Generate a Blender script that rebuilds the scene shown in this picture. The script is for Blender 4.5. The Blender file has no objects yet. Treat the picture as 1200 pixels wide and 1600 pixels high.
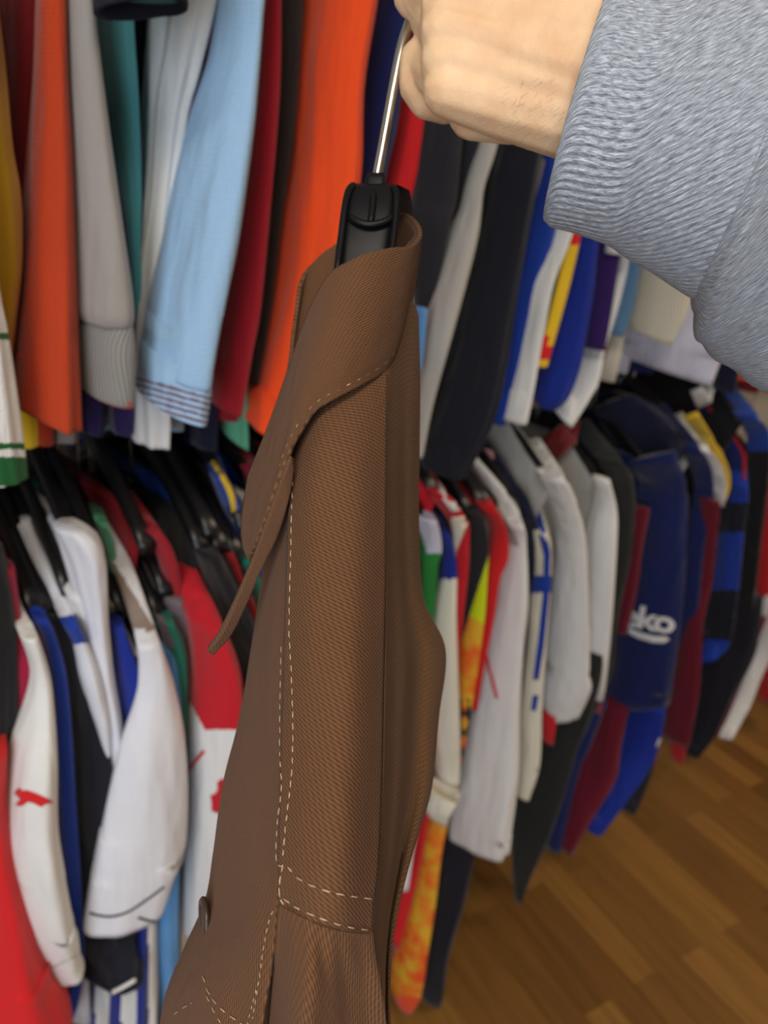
import bpy, bmesh, math, random, zlib
from mathutils import Vector, Matrix, noise
from mathutils.bvhtree import BVHTree
random.seed(7)
SC = bpy.context.scene
COL = SC.collection
F, CX, CY = 1200.0, 600.0, 800.0          # focal length and centre of the 1200 x 1600 frame
EYE = Vector((0, 0, 1.6))
YF = 0.66                                  # front plane of the hanging sleeves
YR = YF + 0.20                             # the two rails

# ------------------------------------------------------------------ camera
def basis(dx, yv, head):
    dn = Vector((dx, yv, F)).normalized(); up = -dn
    f = Vector((0, 0, 1)); fh = (f - up * f.dot(up)).normalized()
    rt = fh.cross(up)
    a = math.radians(head)
    return fh * math.cos(a) + rt * math.sin(a), fh * math.sin(a) - rt * math.cos(a), up
BX, BY, BZ = basis(-350, 3000, 46)
def toworld(v): return Vector((BX.dot(v), BY.dot(v), BZ.dot(v)))
def ray(px, py): return toworld(Vector(((px - CX) / F, (py - CY) / F, 1)))
def U(px, py, d): return EYE + ray(px, py) * d
def onplane(px, py, y):
    r = ray(px, py); return EYE + r * (y / r.y), y / r.y
CR, CD, CF = toworld(Vector((1, 0, 0))), toworld(Vector((0, 1, 0))), toworld(Vector((0, 0, 1)))
def project(p):
    v = p - EYE; d = v.dot(CF)
    return CX + F * v.dot(CR) / d, CY + F * v.dot(CD) / d

cam_d = bpy.data.cameras.new('camera'); cam = bpy.data.objects.new('camera', cam_d); COL.objects.link(cam)
m = Matrix((CR, -CD, -CF)).transposed().to_4x4(); m.translation = EYE
cam.matrix_world = m
cam_d.sensor_fit = 'VERTICAL'; cam_d.sensor_height = 24.0; cam_d.lens = 24.0 * F / 1600.0
cam_d.clip_start = 0.01
cam_d.dof.use_dof = True; cam_d.dof.focus_distance = 0.278; cam_d.dof.aperture_fstop = 6.6
SC.camera = cam

# ------------------------------------------------------------------ materials
def lin(c):
    return tuple(((x / 255) / 12.92 if x <= 10 else ((x / 255 + .055) / 1.055) ** 2.4) for x in c)
class N:
    def __init__(s, name):
        s.m = bpy.data.materials.new(name); s.m.use_nodes = True
        s.t = s.m.node_tree; s.b = s.t.nodes['Principled BSDF']
    def n(s, typ, **kw):
        x = s.t.nodes.new(typ)
        for k, v in kw.items():
            if k in x.inputs.keys() if isinstance(k, str) else False: x.inputs[k].default_value = v
            else: setattr(x, k, v)
        return x
    def l(s, a, b): s.t.links.new(a, b)
MATS = {}
def fabric(key, rgb, rough=.85, knit=0.0, sheen=.15, wr=1.0):
    if key in MATS: return MATS[key]
    g = N(key); c = lin(rgb)
    g.b.inputs['Roughness'].default_value = rough
    g.b.inputs['Sheen Weight'].default_value = sheen
    g.b.inputs['Specular IOR Level'].default_value = .25
    tc = g.n('ShaderNodeTexCoord')
    mp = g.n('ShaderNodeMapping'); mp.inputs['Scale'].default_value = (13, 13, 3.2); g.l(tc.outputs['Object'], mp.inputs['Vector'])
    n1 = g.n('ShaderNodeTexNoise'); n1.inputs['Scale'].default_value = 1.0; n1.inputs['Detail'].default_value = 3; g.l(mp.outputs[0], n1.inputs['Vector'])
    n2 = g.n('ShaderNodeTexNoise'); n2.inputs['Scale'].default_value = 650; n2.inputs['Detail'].default_value = 1; g.l(tc.outputs['Object'], n2.inputs['Vector'])
    mx = g.n('ShaderNodeMix', data_type='RGBA'); mx.inputs[6].default_value = (*[v * .9 for v in c], 1); mx.inputs[7].default_value = (*[min(1, v * 1.06) for v in c], 1)
    g.l(n2.outputs['Fac'], mx.inputs[0]); g.l(mx.outputs[2], g.b.inputs['Base Color'])
    b1 = g.n('ShaderNodeBump'); b1.inputs['Strength'].default_value = .8 * wr; b1.inputs['Distance'].default_value = .03; g.l(n1.outputs['Fac'], b1.inputs['Height'])
    b2 = g.n('ShaderNodeBump'); b2.inputs['Strength'].default_value = .25; b2.inputs['Distance'].default_value = .0008
    if knit:
        v = g.n('ShaderNodeTexVoronoi'); v.inputs['Scale'].default_value = knit; v.inputs['Randomness'].default_value = .25
        mk = g.n('ShaderNodeMapping'); mk.inputs['Rotation'].default_value = (0, 0, .7); mk.inputs['Scale'].default_value = (1, 1, .75)
        g.l(tc.outputs['Object'], mk.inputs[0]); g.l(mk.outputs[0], v.inputs['Vector'])
        g.l(v.outputs['Distance'], b2.inputs['Height']); b2.inputs['Strength'].default_value = .6; b2.inputs['Distance'].default_value = .0012
    else: g.l(n2.outputs['Fac'], b2.inputs['Height'])
    g.l(b1.outputs[0], b2.inputs['Normal']); g.l(b2.outputs[0], g.b.inputs['Normal'])
    MATS[key] = g.m; return g.m
def plain(key, rgb, rough=.5, metal=0.0, spec=.5):
    if key in MATS: return MATS[key]
    g = N(key); g.b.inputs['Roughness'].default_value = rough; g.b.inputs['Metallic'].default_value = metal
    g.b.inputs['Specular IOR Level'].default_value = spec
    tc = g.n('ShaderNodeTexCoord'); n2 = g.n('ShaderNodeTexNoise'); n2.inputs['Scale'].default_value = 60
    g.l(tc.outputs['Object'], n2.inputs['Vector']); c = lin(rgb)
    mx = g.n('ShaderNodeMix', data_type='RGBA'); mx.inputs[6].default_value = (*[v * .95 for v in c], 1); mx.inputs[7].default_value = (*[min(1, v * 1.03) for v in c], 1)
    g.l(n2.outputs['Fac'], mx.inputs[0]); g.l(mx.outputs[2], g.b.inputs['Base Color'])
    MATS[key] = g.m; return g.m
def twill(key, rgb, ang, pitch=.00125):
    """brown cavalry twill: fine raised ribs at an angle in the cloth's own UV, broken across by short floats"""
    g = N(key); c = lin(rgb)
    g.b.inputs['Roughness'].default_value = .9; g.b.inputs['Specular IOR Level'].default_value = .12; g.b.inputs['Sheen Weight'].default_value = .04
    uv = g.n('ShaderNodeUVMap'); 
    mp = g.n('ShaderNodeMapping'); mp.inputs['Rotation'].default_value = (0, 0, math.radians(ang)); g.l(uv.outputs[0], mp.inputs[0])
    nz = g.n('ShaderNodeTexNoise'); nz.inputs['Scale'].default_value = 900; g.l(uv.outputs[0], nz.inputs['Vector'])
    w = g.n('ShaderNodeTexWave'); w.bands_direction = 'X'; w.inputs['Scale'].default_value = .314 / pitch ; w.inputs['Distortion'].default_value = .6; w.inputs['Detail'].default_value = 1; w.inputs['Detail Scale'].default_value = 2
    g.l(mp.outputs[0], w.inputs['Vector'])
    w2 = g.n('ShaderNodeTexWave'); w2.bands_direction = 'DIAGONAL'; w2.inputs['Scale'].default_value = .314 / pitch * .8; w2.inputs['Distortion'].default_value = 1.2
    g.l(mp.outputs[0], w2.inputs['Vector'])
    a = g.n('ShaderNodeMath', operation='MULTIPLY_ADD'); a.inputs[1].default_value = .35; g.l(w2.outputs['Fac'], a.inputs[0]); g.l(w.outputs['Fac'], a.inputs[2])
    a2 = g.n('ShaderNodeMath', operation='MULTIPLY_ADD'); a2.inputs[1].default_value = .5; g.l(nz.outputs['Fac'], a2.inputs[0]); g.l(a.outputs[0], a2.inputs[2])
    mr = g.n('ShaderNodeMapRange'); mr.inputs[1].default_value = .1; mr.inputs[2].default_value = 1.5; g.l(a2.outputs[0], mr.inputs[0])
    mx = g.n('ShaderNodeMix', data_type='RGBA'); mx.inputs[6].default_value = (*[v * .42 for v in c], 1); mx.inputs[7].default_value = (*[v * 1.3 for v in c], 1)
    g.l(mr.outputs[0], mx.inputs[0]); g.l(mx.outputs[2], g.b.inputs['Base Color'])
    n3 = g.n('ShaderNodeTexNoise'); n3.inputs['Scale'].default_value = 34; n3.inputs['Detail'].default_value = 3; g.l(uv.outputs[0], n3.inputs['Vector'])
    b1 = g.n('ShaderNodeBump'); b1.inputs['Strength'].default_value = .35; b1.inputs['Distance'].default_value = .006; g.l(n3.outputs['Fac'], b1.inputs['Height'])
    b2 = g.n('ShaderNodeBump'); b2.inputs['Strength'].default_value = .55; b2.inputs['Distance'].default_value = .00035; g.l(a2.outputs[0], b2.inputs['Height'])
    g.l(b1.outputs[0], b2.inputs['Normal']); g.l(b2.outputs[0], g.b.inputs['Normal'])
    return g.m
def heather(key, ribs, rgb=(160, 166, 177)):
    g = N(key); c = lin(rgb)
    g.b.inputs['Roughness'].default_value = .95; g.b.inputs['Specular IOR Level'].default_value = .1; g.b.inputs['Sheen Weight'].default_value = .25
    uv = g.n('ShaderNodeUVMap')
    mp = g.n('ShaderNodeMapping'); mp.inputs['Scale'].default_value = (1500, 260, 1); g.l(uv.outputs[0], mp.inputs[0])
    n1 = g.n('ShaderNodeTexNoise'); n1.inputs['Scale'].default_value = 1; n1.inputs['Detail'].default_value = 3; n1.inputs['Roughness'].default_value = .7; g.l(mp.outputs[0], n1.inputs['Vector'])
    cr = g.n('ShaderNodeValToRGB'); e = cr.color_ramp.elements
    e[0].position = .33; e[0].color = (*[v * .42 for v in c], 1); e[1].position = .7; e[1].color = (*[min(1, v * 1.9) for v in c], 1)
    x = e.new(.5); x.color = (*c, 1)
    g.l(n1.outputs['Fac'], cr.inputs[0]); g.l(cr.outputs[0], g.b.inputs['Base Color'])
    w = g.n('ShaderNodeTexWave'); w.bands_direction = 'X'; w.inputs['Scale'].default_value = .314 / ribs; w.inputs['Distortion'].default_value = .5
    g.l(uv.outputs[0], w.inputs['Vector'])
    a = g.n('ShaderNodeMath', operation='MULTIPLY_ADD'); a.inputs[1].default_value = .7; g.l(n1.outputs['Fac'], a.inputs[0]); g.l(w.outputs['Fac'], a.inputs[2])
    b = g.n('ShaderNodeBump'); b.inputs['Strength'].default_value = .8; b.inputs['Distance'].default_value = .0011; g.l(a.outputs[0], b.inputs['Height'])
    g.l(b.outputs[0], g.b.inputs['Normal'])
    return g.m
def skin_mat():
    g = N('skin')
    tc = g.n('ShaderNodeTexCoord')
    n = g.n('ShaderNodeTexNoise'); n.inputs['Scale'].default_value = 45; n.inputs['Detail'].default_value = 4; g.l(tc.outputs['Object'], n.inputs['Vector'])
    cr = g.n('ShaderNodeValToRGB'); e = cr.color_ramp.elements
    e[0].position = .3; e[0].color = (*lin((222, 178, 136)), 1); e[1].position = .7; e[1].color = (*lin((240, 205, 165)), 1)
    g.l(n.outputs['Fac'], cr.inputs[0]); g.l(cr.outputs[0], g.b.inputs['Base Color'])
    g.b.inputs['Roughness'].default_value = .5; g.b.inputs['Specular IOR Level'].default_value = .35
    g.b.inputs['Subsurface Weight'].default_value = .25; g.b.inputs['Subsurface Radius'].default_value = (1, .35, .2); g.b.inputs['Subsurface Scale'].default_value = .004
    v = g.n('ShaderNodeTexVoronoi'); v.inputs['Scale'].default_value = 900; g.l(tc.outputs['Object'], v.inputs['Vector'])
    b = g.n('ShaderNodeBump'); b.inputs['Strength'].default_value = .16; b.inputs['Distance'].default_value = .0005; g.l(v.outputs['Distance'], b.inputs['Height'])
    n2 = g.n('ShaderNodeTexNoise'); n2.inputs['Scale'].default_value = 90; n2.inputs['Detail'].default_value = 2; g.l(tc.outputs['Object'], n2.inputs['Vector'])
    b2 = g.n('ShaderNodeBump'); b2.inputs['Strength'].default_value = .15; b2.inputs['Distance'].default_value = .004; g.l(n2.outputs['Fac'], b2.inputs['Height'])
    g.l(b.outputs[0], b2.inputs['Normal']); g.l(b2.outputs[0], g.b.inputs['Normal'])
    return g.m
def floor_mat():
    g = N('laminate')
    tc = g.n('ShaderNodeTexCoord')
    mp = g.n('ShaderNodeMapping'); mp.inputs['Rotation'].default_value = (0, 0, math.radians(FLOOR_ROT)); g.l(tc.outputs['Object'], mp.inputs[0])
    br = g.n('ShaderNodeTexBrick'); br.offset = .37; br.inputs['Scale'].default_value = 1.0
    br.inputs['Brick Width'].default_value = .5; br.inputs['Row Height'].default_value = .08; br.inputs['Mortar Size'].default_value = .0006
    br.inputs['Color1'].default_value = (*lin((110, 74, 32)), 1); br.inputs['Color2'].default_value = (*lin((152, 110, 55)), 1); br.inputs['Mortar'].default_value = (*lin((104, 70, 31)), 1)
    g.l(mp.outputs[0], br.inputs['Vector'])
    m2 = g.n('ShaderNodeMapping'); m2.inputs['Scale'].default_value = (4, 60, 1); g.l(mp.outputs[0], m2.inputs[0])
    n = g.n('ShaderNodeTexNoise'); n.inputs['Scale'].default_value = 1; n.inputs['Detail'].default_value = 5; g.l(m2.outputs[0], n.inputs['Vector'])
    mx = g.n('ShaderNodeMix', data_type='RGBA', blend_type='MULTIPLY'); mx.inputs[0].default_value = .6
    cr = g.n('ShaderNodeValToRGB'); cr.color_ramp.elements[0].color = (.55, .5, .45, 1); cr.color_ramp.elements[0].position = .3; cr.color_ramp.elements[1].position = .65
    g.l(n.outputs['Fac'], cr.inputs[0]); g.l(br.outputs['Color'], mx.inputs[6]); g.l(cr.outputs[0], mx.inputs[7]); g.l(mx.outputs[2], g.b.inputs['Base Color'])
    g.b.inputs['Roughness'].default_value = .42; g.b.inputs['Specular IOR Level'].default_value = .35
    return g.m
FLOOR_ROT = 101

# ------------------------------------------------------------------ mesh helpers
def link(name, verts, faces, mats, parent=None, fmat=None, uvs=None, smooth=True):
    base = parent.matrix_basis.translation.copy() if parent else Vector()
    if parent and parent.parent: base += parent.parent.matrix_basis.translation
    me = bpy.data.meshes.new(name)
    me.from_pydata([Vector(v) - base for v in verts], [], faces)
    for mt in (mats if isinstance(mats, (list, tuple)) else [mats]): me.materials.append(mt)
    if fmat:
        for p, i in zip(me.polygons, fmat): p.material_index = i
    if uvs:
        ul = me.uv_layers.new(name='UVMap')
        for lp in me.loops: ul.data[lp.index].uv = uvs[lp.vertex_index]
    if smooth: me.polygons.foreach_set('use_smooth', [True] * len(me.polygons))
    me.update()
    o = bpy.data.objects.new(name, me); COL.objects.link(o)
    if parent: o.parent = parent
    return o
def thing(name, loc, label, cat, group=None):
    o = bpy.data.objects.new(name, None); COL.objects.link(o); o.location = loc; o.empty_display_size = .03
    tag(o, label, cat, group); return o
def tag(o, label, cat, group=None):
    o['label'] = label; o['category'] = cat
    if group: o['group'] = group
def loft(rings, closed=True, cap0=False, cap1=False):
    """rings: list of equal-length point lists -> verts, faces, uvs (metres)"""
    n = len(rings[0]); V = []; T = []
    vv = 0
    for i, r in enumerate(rings):
        if i: vv += sum((Vector(r[k]) - Vector(rings[i - 1][k])).length for k in range(0, n, 4)) / len(range(0, n, 4))
        uu = 0
        for k in range(n):
            if k: uu += (Vector(r[k]) - Vector(r[k - 1])).length
            V.append(r[k]); T.append((uu, vv))
    Fc = []
    for i in range(len(rings) - 1):
        for k in range(n if closed else n - 1):
            k2 = (k + 1) % n
            Fc.append((i * n + k, i * n + k2, (i + 1) * n + k2, (i + 1) * n + k))
    if cap0: Fc.append(tuple(range(n - 1, -1, -1)))
    if cap1: Fc.append(tuple((len(rings) - 1) * n + k for k in range(n)))
    return V, Fc, T
def cr1(p, t):
    """Catmull-Rom through the list p (numbers or vectors), t in 0..len-1"""
    i = min(int(t), len(p) - 2); f = t - i
    a = p[i - 1] if i else p[0] * 2 - p[1]
    b, c = p[i], p[i + 1]
    d = p[i + 2] if i + 2 < len(p) else p[-1] * 2 - p[-2]
    return (b * 2 + (c - a) * f + (a * 2 - b * 5 + c * 4 - d) * (f * f) + (b * 3 - a - c * 3 + d) * (f * f * f)) * .5
def tube(pts, rad, n=10, cap=True):
    pts = [Vector(p) for p in pts]; rad = rad if isinstance(rad, (list, tuple)) else [rad] * len(pts)
    rings = []; prev = None
    for i, p in enumerate(pts):
        d = (pts[min(i + 1, len(pts) - 1)] - pts[max(i - 1, 0)]).normalized()
        if prev is None: a = d.orthogonal().normalized()
        else: a = (prev - d * prev.dot(d)).normalized()
        prev = a; b = d.cross(a)
        rings.append([p + (a * math.cos(q) + b * math.sin(q)) * rad[i] for q in [2 * math.pi * k / n for k in range(n)]])
    return loft(rings, True, cap, cap)
def smoothpts(pts, m=8):
    pts = [Vector(p) for p in pts]
    return [cr1(pts, (len(pts) - 1) * i / (m * (len(pts) - 1))) for i in range(m * (len(pts) - 1) + 1)]
def join(parts):
    V, Fc, T = [], [], []
    for v, f, t in parts:
        o = len(V); V += v; T += t; Fc += [tuple(i + o for i in q) for q in f]
    return V, Fc, T

# ------------------------------------------------------------------ hanging cloth: one sleeve / body tube
def row_xy(r):
    if isinstance(r[0], tuple): (xl, yl), (xr, yr) = r
    else: yl = yr = r[0]; xl, xr = r[1], r[2]
    return Vector((xl, yl, xr, yr)) if False else (xl, yl, xr, yr)
def cloth(name, rows, mat, parent, lay=0.0, ratio=2.3, sh=0, fold=.075, matfn=None, seed=None, seg=44, hem=True, ph=None, k=None, dense=7.0, comp=None):
    """a cloth tube hanging in space.  rows: outline of the tube, top to bottom.  Each ring is a level, roughly oval
    slice: `ratio` times deeper (away from the aisle) than it is wide along the rail; soft vertical folds."""
    rnd = random.Random(seed if seed is not None else zlib.crc32(repr((name, rows[0], rows[-1])).encode()))
    R = [row_xy(r) for r in rows]
    offs = [(.12 * (1 - i / sh) if sh and i < sh else 0.0) for i in range(len(R))]
    mids = [(a[1] + a[3]) / 2 for a in R]
    ph1, ph2, ph3 = rnd.uniform(0, 6.28), rnd.uniform(0, 6.28), rnd.uniform(0, 6.28)
    k1 = k or rnd.choice((3, 4, 5))
    samples = []
    for i in range(len(R) - 1):
        m = max(2, int(abs(mids[i + 1] - mids[i]) / dense))
        samples += [i + j / m for j in range(m)]
    samples.append(len(R) - 1.0)
    comps = [[a[c] for a in R] for c in range(4)]
    rings = []
    for t in samples:
        # shape-preserving interpolation: mostly linear with a touch of Catmull-Rom
        xl, yl, xr, yr = [cr1(c, t) for c in comps]
        i = min(int(t), len(R) - 2); f = t - i
        off = offs[i] * (1 - f) + offs[i + 1] * f
        px, py = (xl + xr) / 2, (yl + yr) / 2
        P, dep = onplane(px, py, YF + lay * .03 + off)
        hr = P - EYE; hr.z = 0; hl = hr.normalized(); lat = Vector((hl.y, -hl.x, 0))
        w = max(.0015, abs(xr - xl) / 2 / F * dep)
        s, c = abs(hl.y), abs(hl.x)
        rt = ratio
        a = w / math.sqrt(s * s + rt * rt * c * c); b = a * rt
        zl = zr = 0
        if abs(yl - yr) > .5:
            for (qx, qy, sg) in ((xl, yl, -1), (xr, yr, 1)):
                r = ray(qx, qy); tt = (P - EYE).dot(hl) / r.dot(hl); z = (EYE + r * tt).z - P.z
                if sg < 0: zl = z
                else: zr = z
        u = t / (len(R) - 1)
        rr = ray(px, py); be = math.sqrt((a * abs(hl.x)) ** 2 + (b * abs(hl.y)) ** 2)
        P = P + Vector((0, 0, -rr.z / math.hypot(rr.x, rr.y) * be * .85 * (u * u if comp is None else comp)))
        ring = []
        for q in range(seg):
            an = 2 * math.pi * q / seg
            g = fold * (.35 + .65 * u)
            mfold = 1 + g * math.cos(k1 * an + ph1 + 1.3 * u) + .5 * g * math.cos((k1 + 4) * an + ph2 - 2 * u)
            e = Vector((a * math.cos(an), b * math.sin(an), 0)) * mfold
            lf = max(-1, min(1, e.dot(lat) / w))
            z = zl * (1 - lf) / 2 + zr * (1 + lf) / 2
            ring.append(P + e + Vector((0, 0, z)))
        rings.append(ring)
    if hem:                                  # turned-in hem: the tube is open below, with an inside
        last = rings[-1]; c = sum((Vector(p) for p in last), Vector()) / seg
        for sc_, dz in ((.9, .0), (.84, .012), (.78, .045)):
            rings.append([c + (p - c) * sc_ + Vector((0, 0, dz)) for p in last])
    V, Fc, T = loft(rings, True, True, True)
    mats = [mat]; fm = None
    if matfn:
        fm = []
        for fc in Fc:
            c = sum((Vector(V[i]) for i in fc), Vector()) / len(fc)
            mt = matfn(*project(c)) or mat
            if mt not in mats: mats.append(mt)
            fm.append(mats.index(mt))
    o = link(name, V, Fc, mats, parent, fm, T)
    o['_bvh'] = 0; del o['_bvh']
    BV[o.name] = (V, Fc)
    return o
BV = {}
def bvh_of(objs):
    V, Fc = [], []
    for o in objs:
        v, f = BV[o.name]; k = len(V); V += [Vector(p) for p in v]; Fc += [tuple(i + k for i in q) for q in f]
    return BVHTree.FromPolygons(V, Fc)
def hit(bv, px, py, off=.0008, fallback=None):
    r = ray(px, py).normalized(); h = bv.ray_cast(EYE, r)
    if h[0] is None: return fallback
    n = h[1] if h[1].dot(r) < 0 else -h[1]
    return h[0] + n * off
def decal(name, poly, mat, objs, parent, off=.0012, holes=None):
    """a printed / sewn patch lying on a cloth surface: polygon, finely triangulated, laid onto the cloth, with thickness"""
    bv = bvh_of(objs)
    bm = bmesh.new()
    vs = [bm.verts.new((x, y, 0)) for x, y in poly]
    f = bm.faces.new(vs)
    bmesh.ops.triangulate(bm, faces=[f])
    for _ in range(2): bmesh.ops.subdivide_edges(bm, edges=bm.edges[:], cuts=1, use_grid_fill=True)
    bmesh.ops.triangulate(bm, faces=bm.faces[:])
    V, ok, F3 = [], [], []
    last = None
    bm.verts.ensure_lookup_table(); bm.verts.index_update()
    for v in bm.verts:
        p = hit(bv, v.co.x, v.co.y, off); ok.append(p is not None); V.append(p if p is not None else Vector())
    for fc in bm.faces:
        ids = [v.index for v in fc.verts]
        if all(ok[i] for i in ids): F3.append(ids)
    bm.free()
    used = sorted({i for q in F3 for i in q}); mp = {i: k for k, i in enumerate(used)}
    if not used: return None
    o = link(name, [V[i] for i in used], [tuple(mp[i] for i in q) for q in F3], mat, parent)
    md = o.modifiers.new('thickness', 'SOLIDIFY'); md.thickness = .0006; md.offset = 0
    return o
def line_on(name, pts, rad, mat, objs, parent, off=.0005, dash=None, step=3.0):
    """piping or a row of stitches running over a cloth surface"""
    bv = bvh_of(objs)
    P = smoothpts([Vector((x, y, 0)) for x, y in pts], 16)
    # resample evenly in pixels
    out = [P[0]]; acc = 0
    for a, b in zip(P, P[1:]):
        L = (b - a).length; d = 0
        while acc + (L - d) >= step:
            d += step - acc; acc = 0; out.append(a + (b - a) * (d / L))
        acc += L - d
    parts = []
    if dash:
        on, offp = dash; i = 0; s = 0.0
        tot = (len(out) - 1) * step
        while s < tot:
            jit = random.uniform(-.12, .12)
            a0, a1 = s / step, min(tot, s + on * (1 + jit)) / step
            seg = [out[min(int(a0 + (a1 - a0) * j / 4), len(out) - 1)] for j in range(5)]
            h = [hit(bv, p.x + random.uniform(-.4, .4), p.y, off) for p in seg]
            if all(q is not None for q in h) and (h[0] - h[-1]).length < .02 and (h[0] - h[-1]).length > .0004:
                r = rad * random.uniform(.85, 1.15)
                parts.append(tube(h, [r * .45, r, r, r, r * .45], 6))
            s += on + offp
    else:
        h = [hit(bv, p.x, p.y, off) for p in out]; h = [q for q in h if q is not None]
        if len(h) > 1: parts.append(tube(h, rad, 8))
    if not parts: return None
    V, Fc, T = join(parts)
    return link(name, V, Fc, mat, parent)

# ------------------------------------------------------------------ the room
def box(name, lo, hi, mat, parent=None, kind=None):
    x0, y0, z0 = lo; x1, y1, z1 = hi
    V = [(x, y, z) for z in (z0, z1) for y in (y0, y1) for x in (x0, x1)]
    Fc = [(0, 2, 3, 1), (4, 5, 7, 6), (0, 1, 5, 4), (2, 6, 7, 3), (0, 4, 6, 2), (1, 3, 7, 5)]
    o = link(name, V, Fc, mat, parent, smooth=False)
    if kind: o['kind'] = kind
    return o
X0, X1, Y0, Y1, H = -1.6, 6.2, -2.6, 1.22, 2.75
wallm = plain('wall_paint', (196, 190, 180), .9, spec=.2)
box('floor', (X0, Y0, -.06), (X1, Y1, 0), floor_mat(), kind='structure')
box('ceiling', (X0, Y0, H), (X1, Y1, H + .06), plain('ceiling_paint', (225, 222, 215), .9, spec=.2), kind='structure')
box('wall_back', (X0, Y1, 0), (X1, Y1 + .08, H), wallm, kind='structure')
box('wall_front', (X0, Y0 - .08, 0), (X1, Y0, H), wallm, kind='structure')
box('wall_right', (X1, Y0, 0), (X1 + .08, Y1, H), wallm, kind='structure')
box('wall_left', (X0 - .08, Y0, 0), (X0, Y1, H), wallm, kind='structure')

# ------------------------------------------------------------------ rails
chrome = plain('chrome', (200, 200, 202), .18, 1.0)
ZU, ZL = 2.06, 1.372
def rail(name, z, label):
    t = thing(name, (1.3, YR, z), label, 'clothes rail')
    V, Fc, T = tube([(-.25, YR, z), (3.4, YR, z)], .0125, 14); link('bar', V, Fc, chrome, t)
    for x in (-.2, 1.5, 3.3):
        V, Fc, T = tube([(x, YR, z), (x, Y1, z)], .009, 10); link('bracket', V, Fc, chrome, t)
        V, Fc, T = tube([(x, Y1 - .006, z), (x, Y1, z)], .03, 16); link('wall_plate', V, Fc, chrome, t)
rail('clothes_rail', ZU, 'chrome wall rail above head height carrying the upper garments')
rail('clothes_rail', ZL, 'chrome wall rail at chest height carrying the lower garments on black hangers')

# ------------------------------------------------------------------ garments
FAB = dict(
 white=(226, 226, 224), coolwhite=(222, 224, 232), cream=(232, 226, 206), palegrey=(176, 174, 168), grey=(152, 147, 143), ribgrey=(150, 150, 144), lilac=(206, 206, 224),
 black=(20, 20, 22), charcoal=(36, 37, 43), blackgreen=(34, 36, 34), brownblack=(48, 40, 38), navy=(22, 26, 52), navy2=(18, 30, 84), midnight=(22, 24, 36),
 royal=(24, 58, 156), blue=(22, 66, 160), cobalt=(20, 44, 142), ltblue=(156, 192, 226), skyblue=(92, 150, 206), steelblue=(88, 124, 158),
 orange=(244, 80, 28), rust=(182, 60, 24), crimson=(158, 22, 38), red=(196, 26, 40), scarlet=(208, 30, 34), dkred=(112, 16, 24), maroon=(104, 16, 36), magenta=(150, 22, 56),
 yellow=(226, 188, 40), shaded=(150, 112, 10), neon=(206, 226, 20), flame=(224, 128, 20), purple=(52, 26, 92), dkpurple=(46, 36, 84),
 teal=(84, 158, 164), green=(20, 112, 92), kelly=(40, 128, 52), dkgreen=(26, 92, 46), seafoam=(92, 168, 132), taupe=(140, 126, 116), mauve=(112, 98, 106), stripe=(112, 78, 84))
def fb(k, knit=0.0):
    return fabric(k + ('_knit%d' % knit if knit else ''), FAB[k], knit=knit)
PL = plain('hanger_plastic', (22, 22, 24), .32, spec=.5)
def flame_mat():
    g = N('flame_print'); tc = g.n('ShaderNodeTexCoord')
    n = g.n('ShaderNodeTexNoise'); n.inputs['Scale'].default_value = 26; n.inputs['Detail'].default_value = 2; g.l(tc.outputs['Object'], n.inputs['Vector'])
    cr = g.n('ShaderNodeValToRGB'); e = cr.color_ramp.elements
    e[0].position = .34; e[0].color = (*lin((232, 84, 26)), 1); e[1].position = .62; e[1].color = (*lin((226, 176, 40)), 1)
    g.l(n.outputs['Fac'], cr.inputs[0]); g.l(cr.outputs[0], g.b.inputs['Base Color']); g.b.inputs['Roughness'].default_value = .8
    return g.m
FLAME = flame_mat()
def rib_mat(key, rgb, pitch=.004):
    g = N(key); c = lin(rgb); uv = g.n('ShaderNodeUVMap')
    w = g.n('ShaderNodeTexWave'); w.bands_direction = 'X'; w.inputs['Scale'].default_value = .314 / pitch; g.l(uv.outputs[0], w.inputs['Vector'])
    mx = g.n('ShaderNodeMix', data_type='RGBA'); mx.inputs[6].default_value = (*[v * .72 for v in c], 1); mx.inputs[7].default_value = (*[v * 1.08 for v in c], 1)
    g.l(w.outputs['Fac'], mx.inputs[0]); g.l(mx.outputs[2], g.b.inputs['Base Color'])
    b = g.n('ShaderNodeBump'); b.inputs['Strength'].default_value = .8; b.inputs['Distance'].default_value = .002; g.l(w.outputs['Fac'], b.inputs['Height']); g.l(b.outputs[0], g.b.inputs['Normal'])
    g.b.inputs['Roughness'].default_value = .9; return g.m
RIBGREY = rib_mat('grey_rib', (156, 155, 150), .0038); RIBCREAM = rib_mat('cream_rib', (228, 222, 202), .005)

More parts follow.
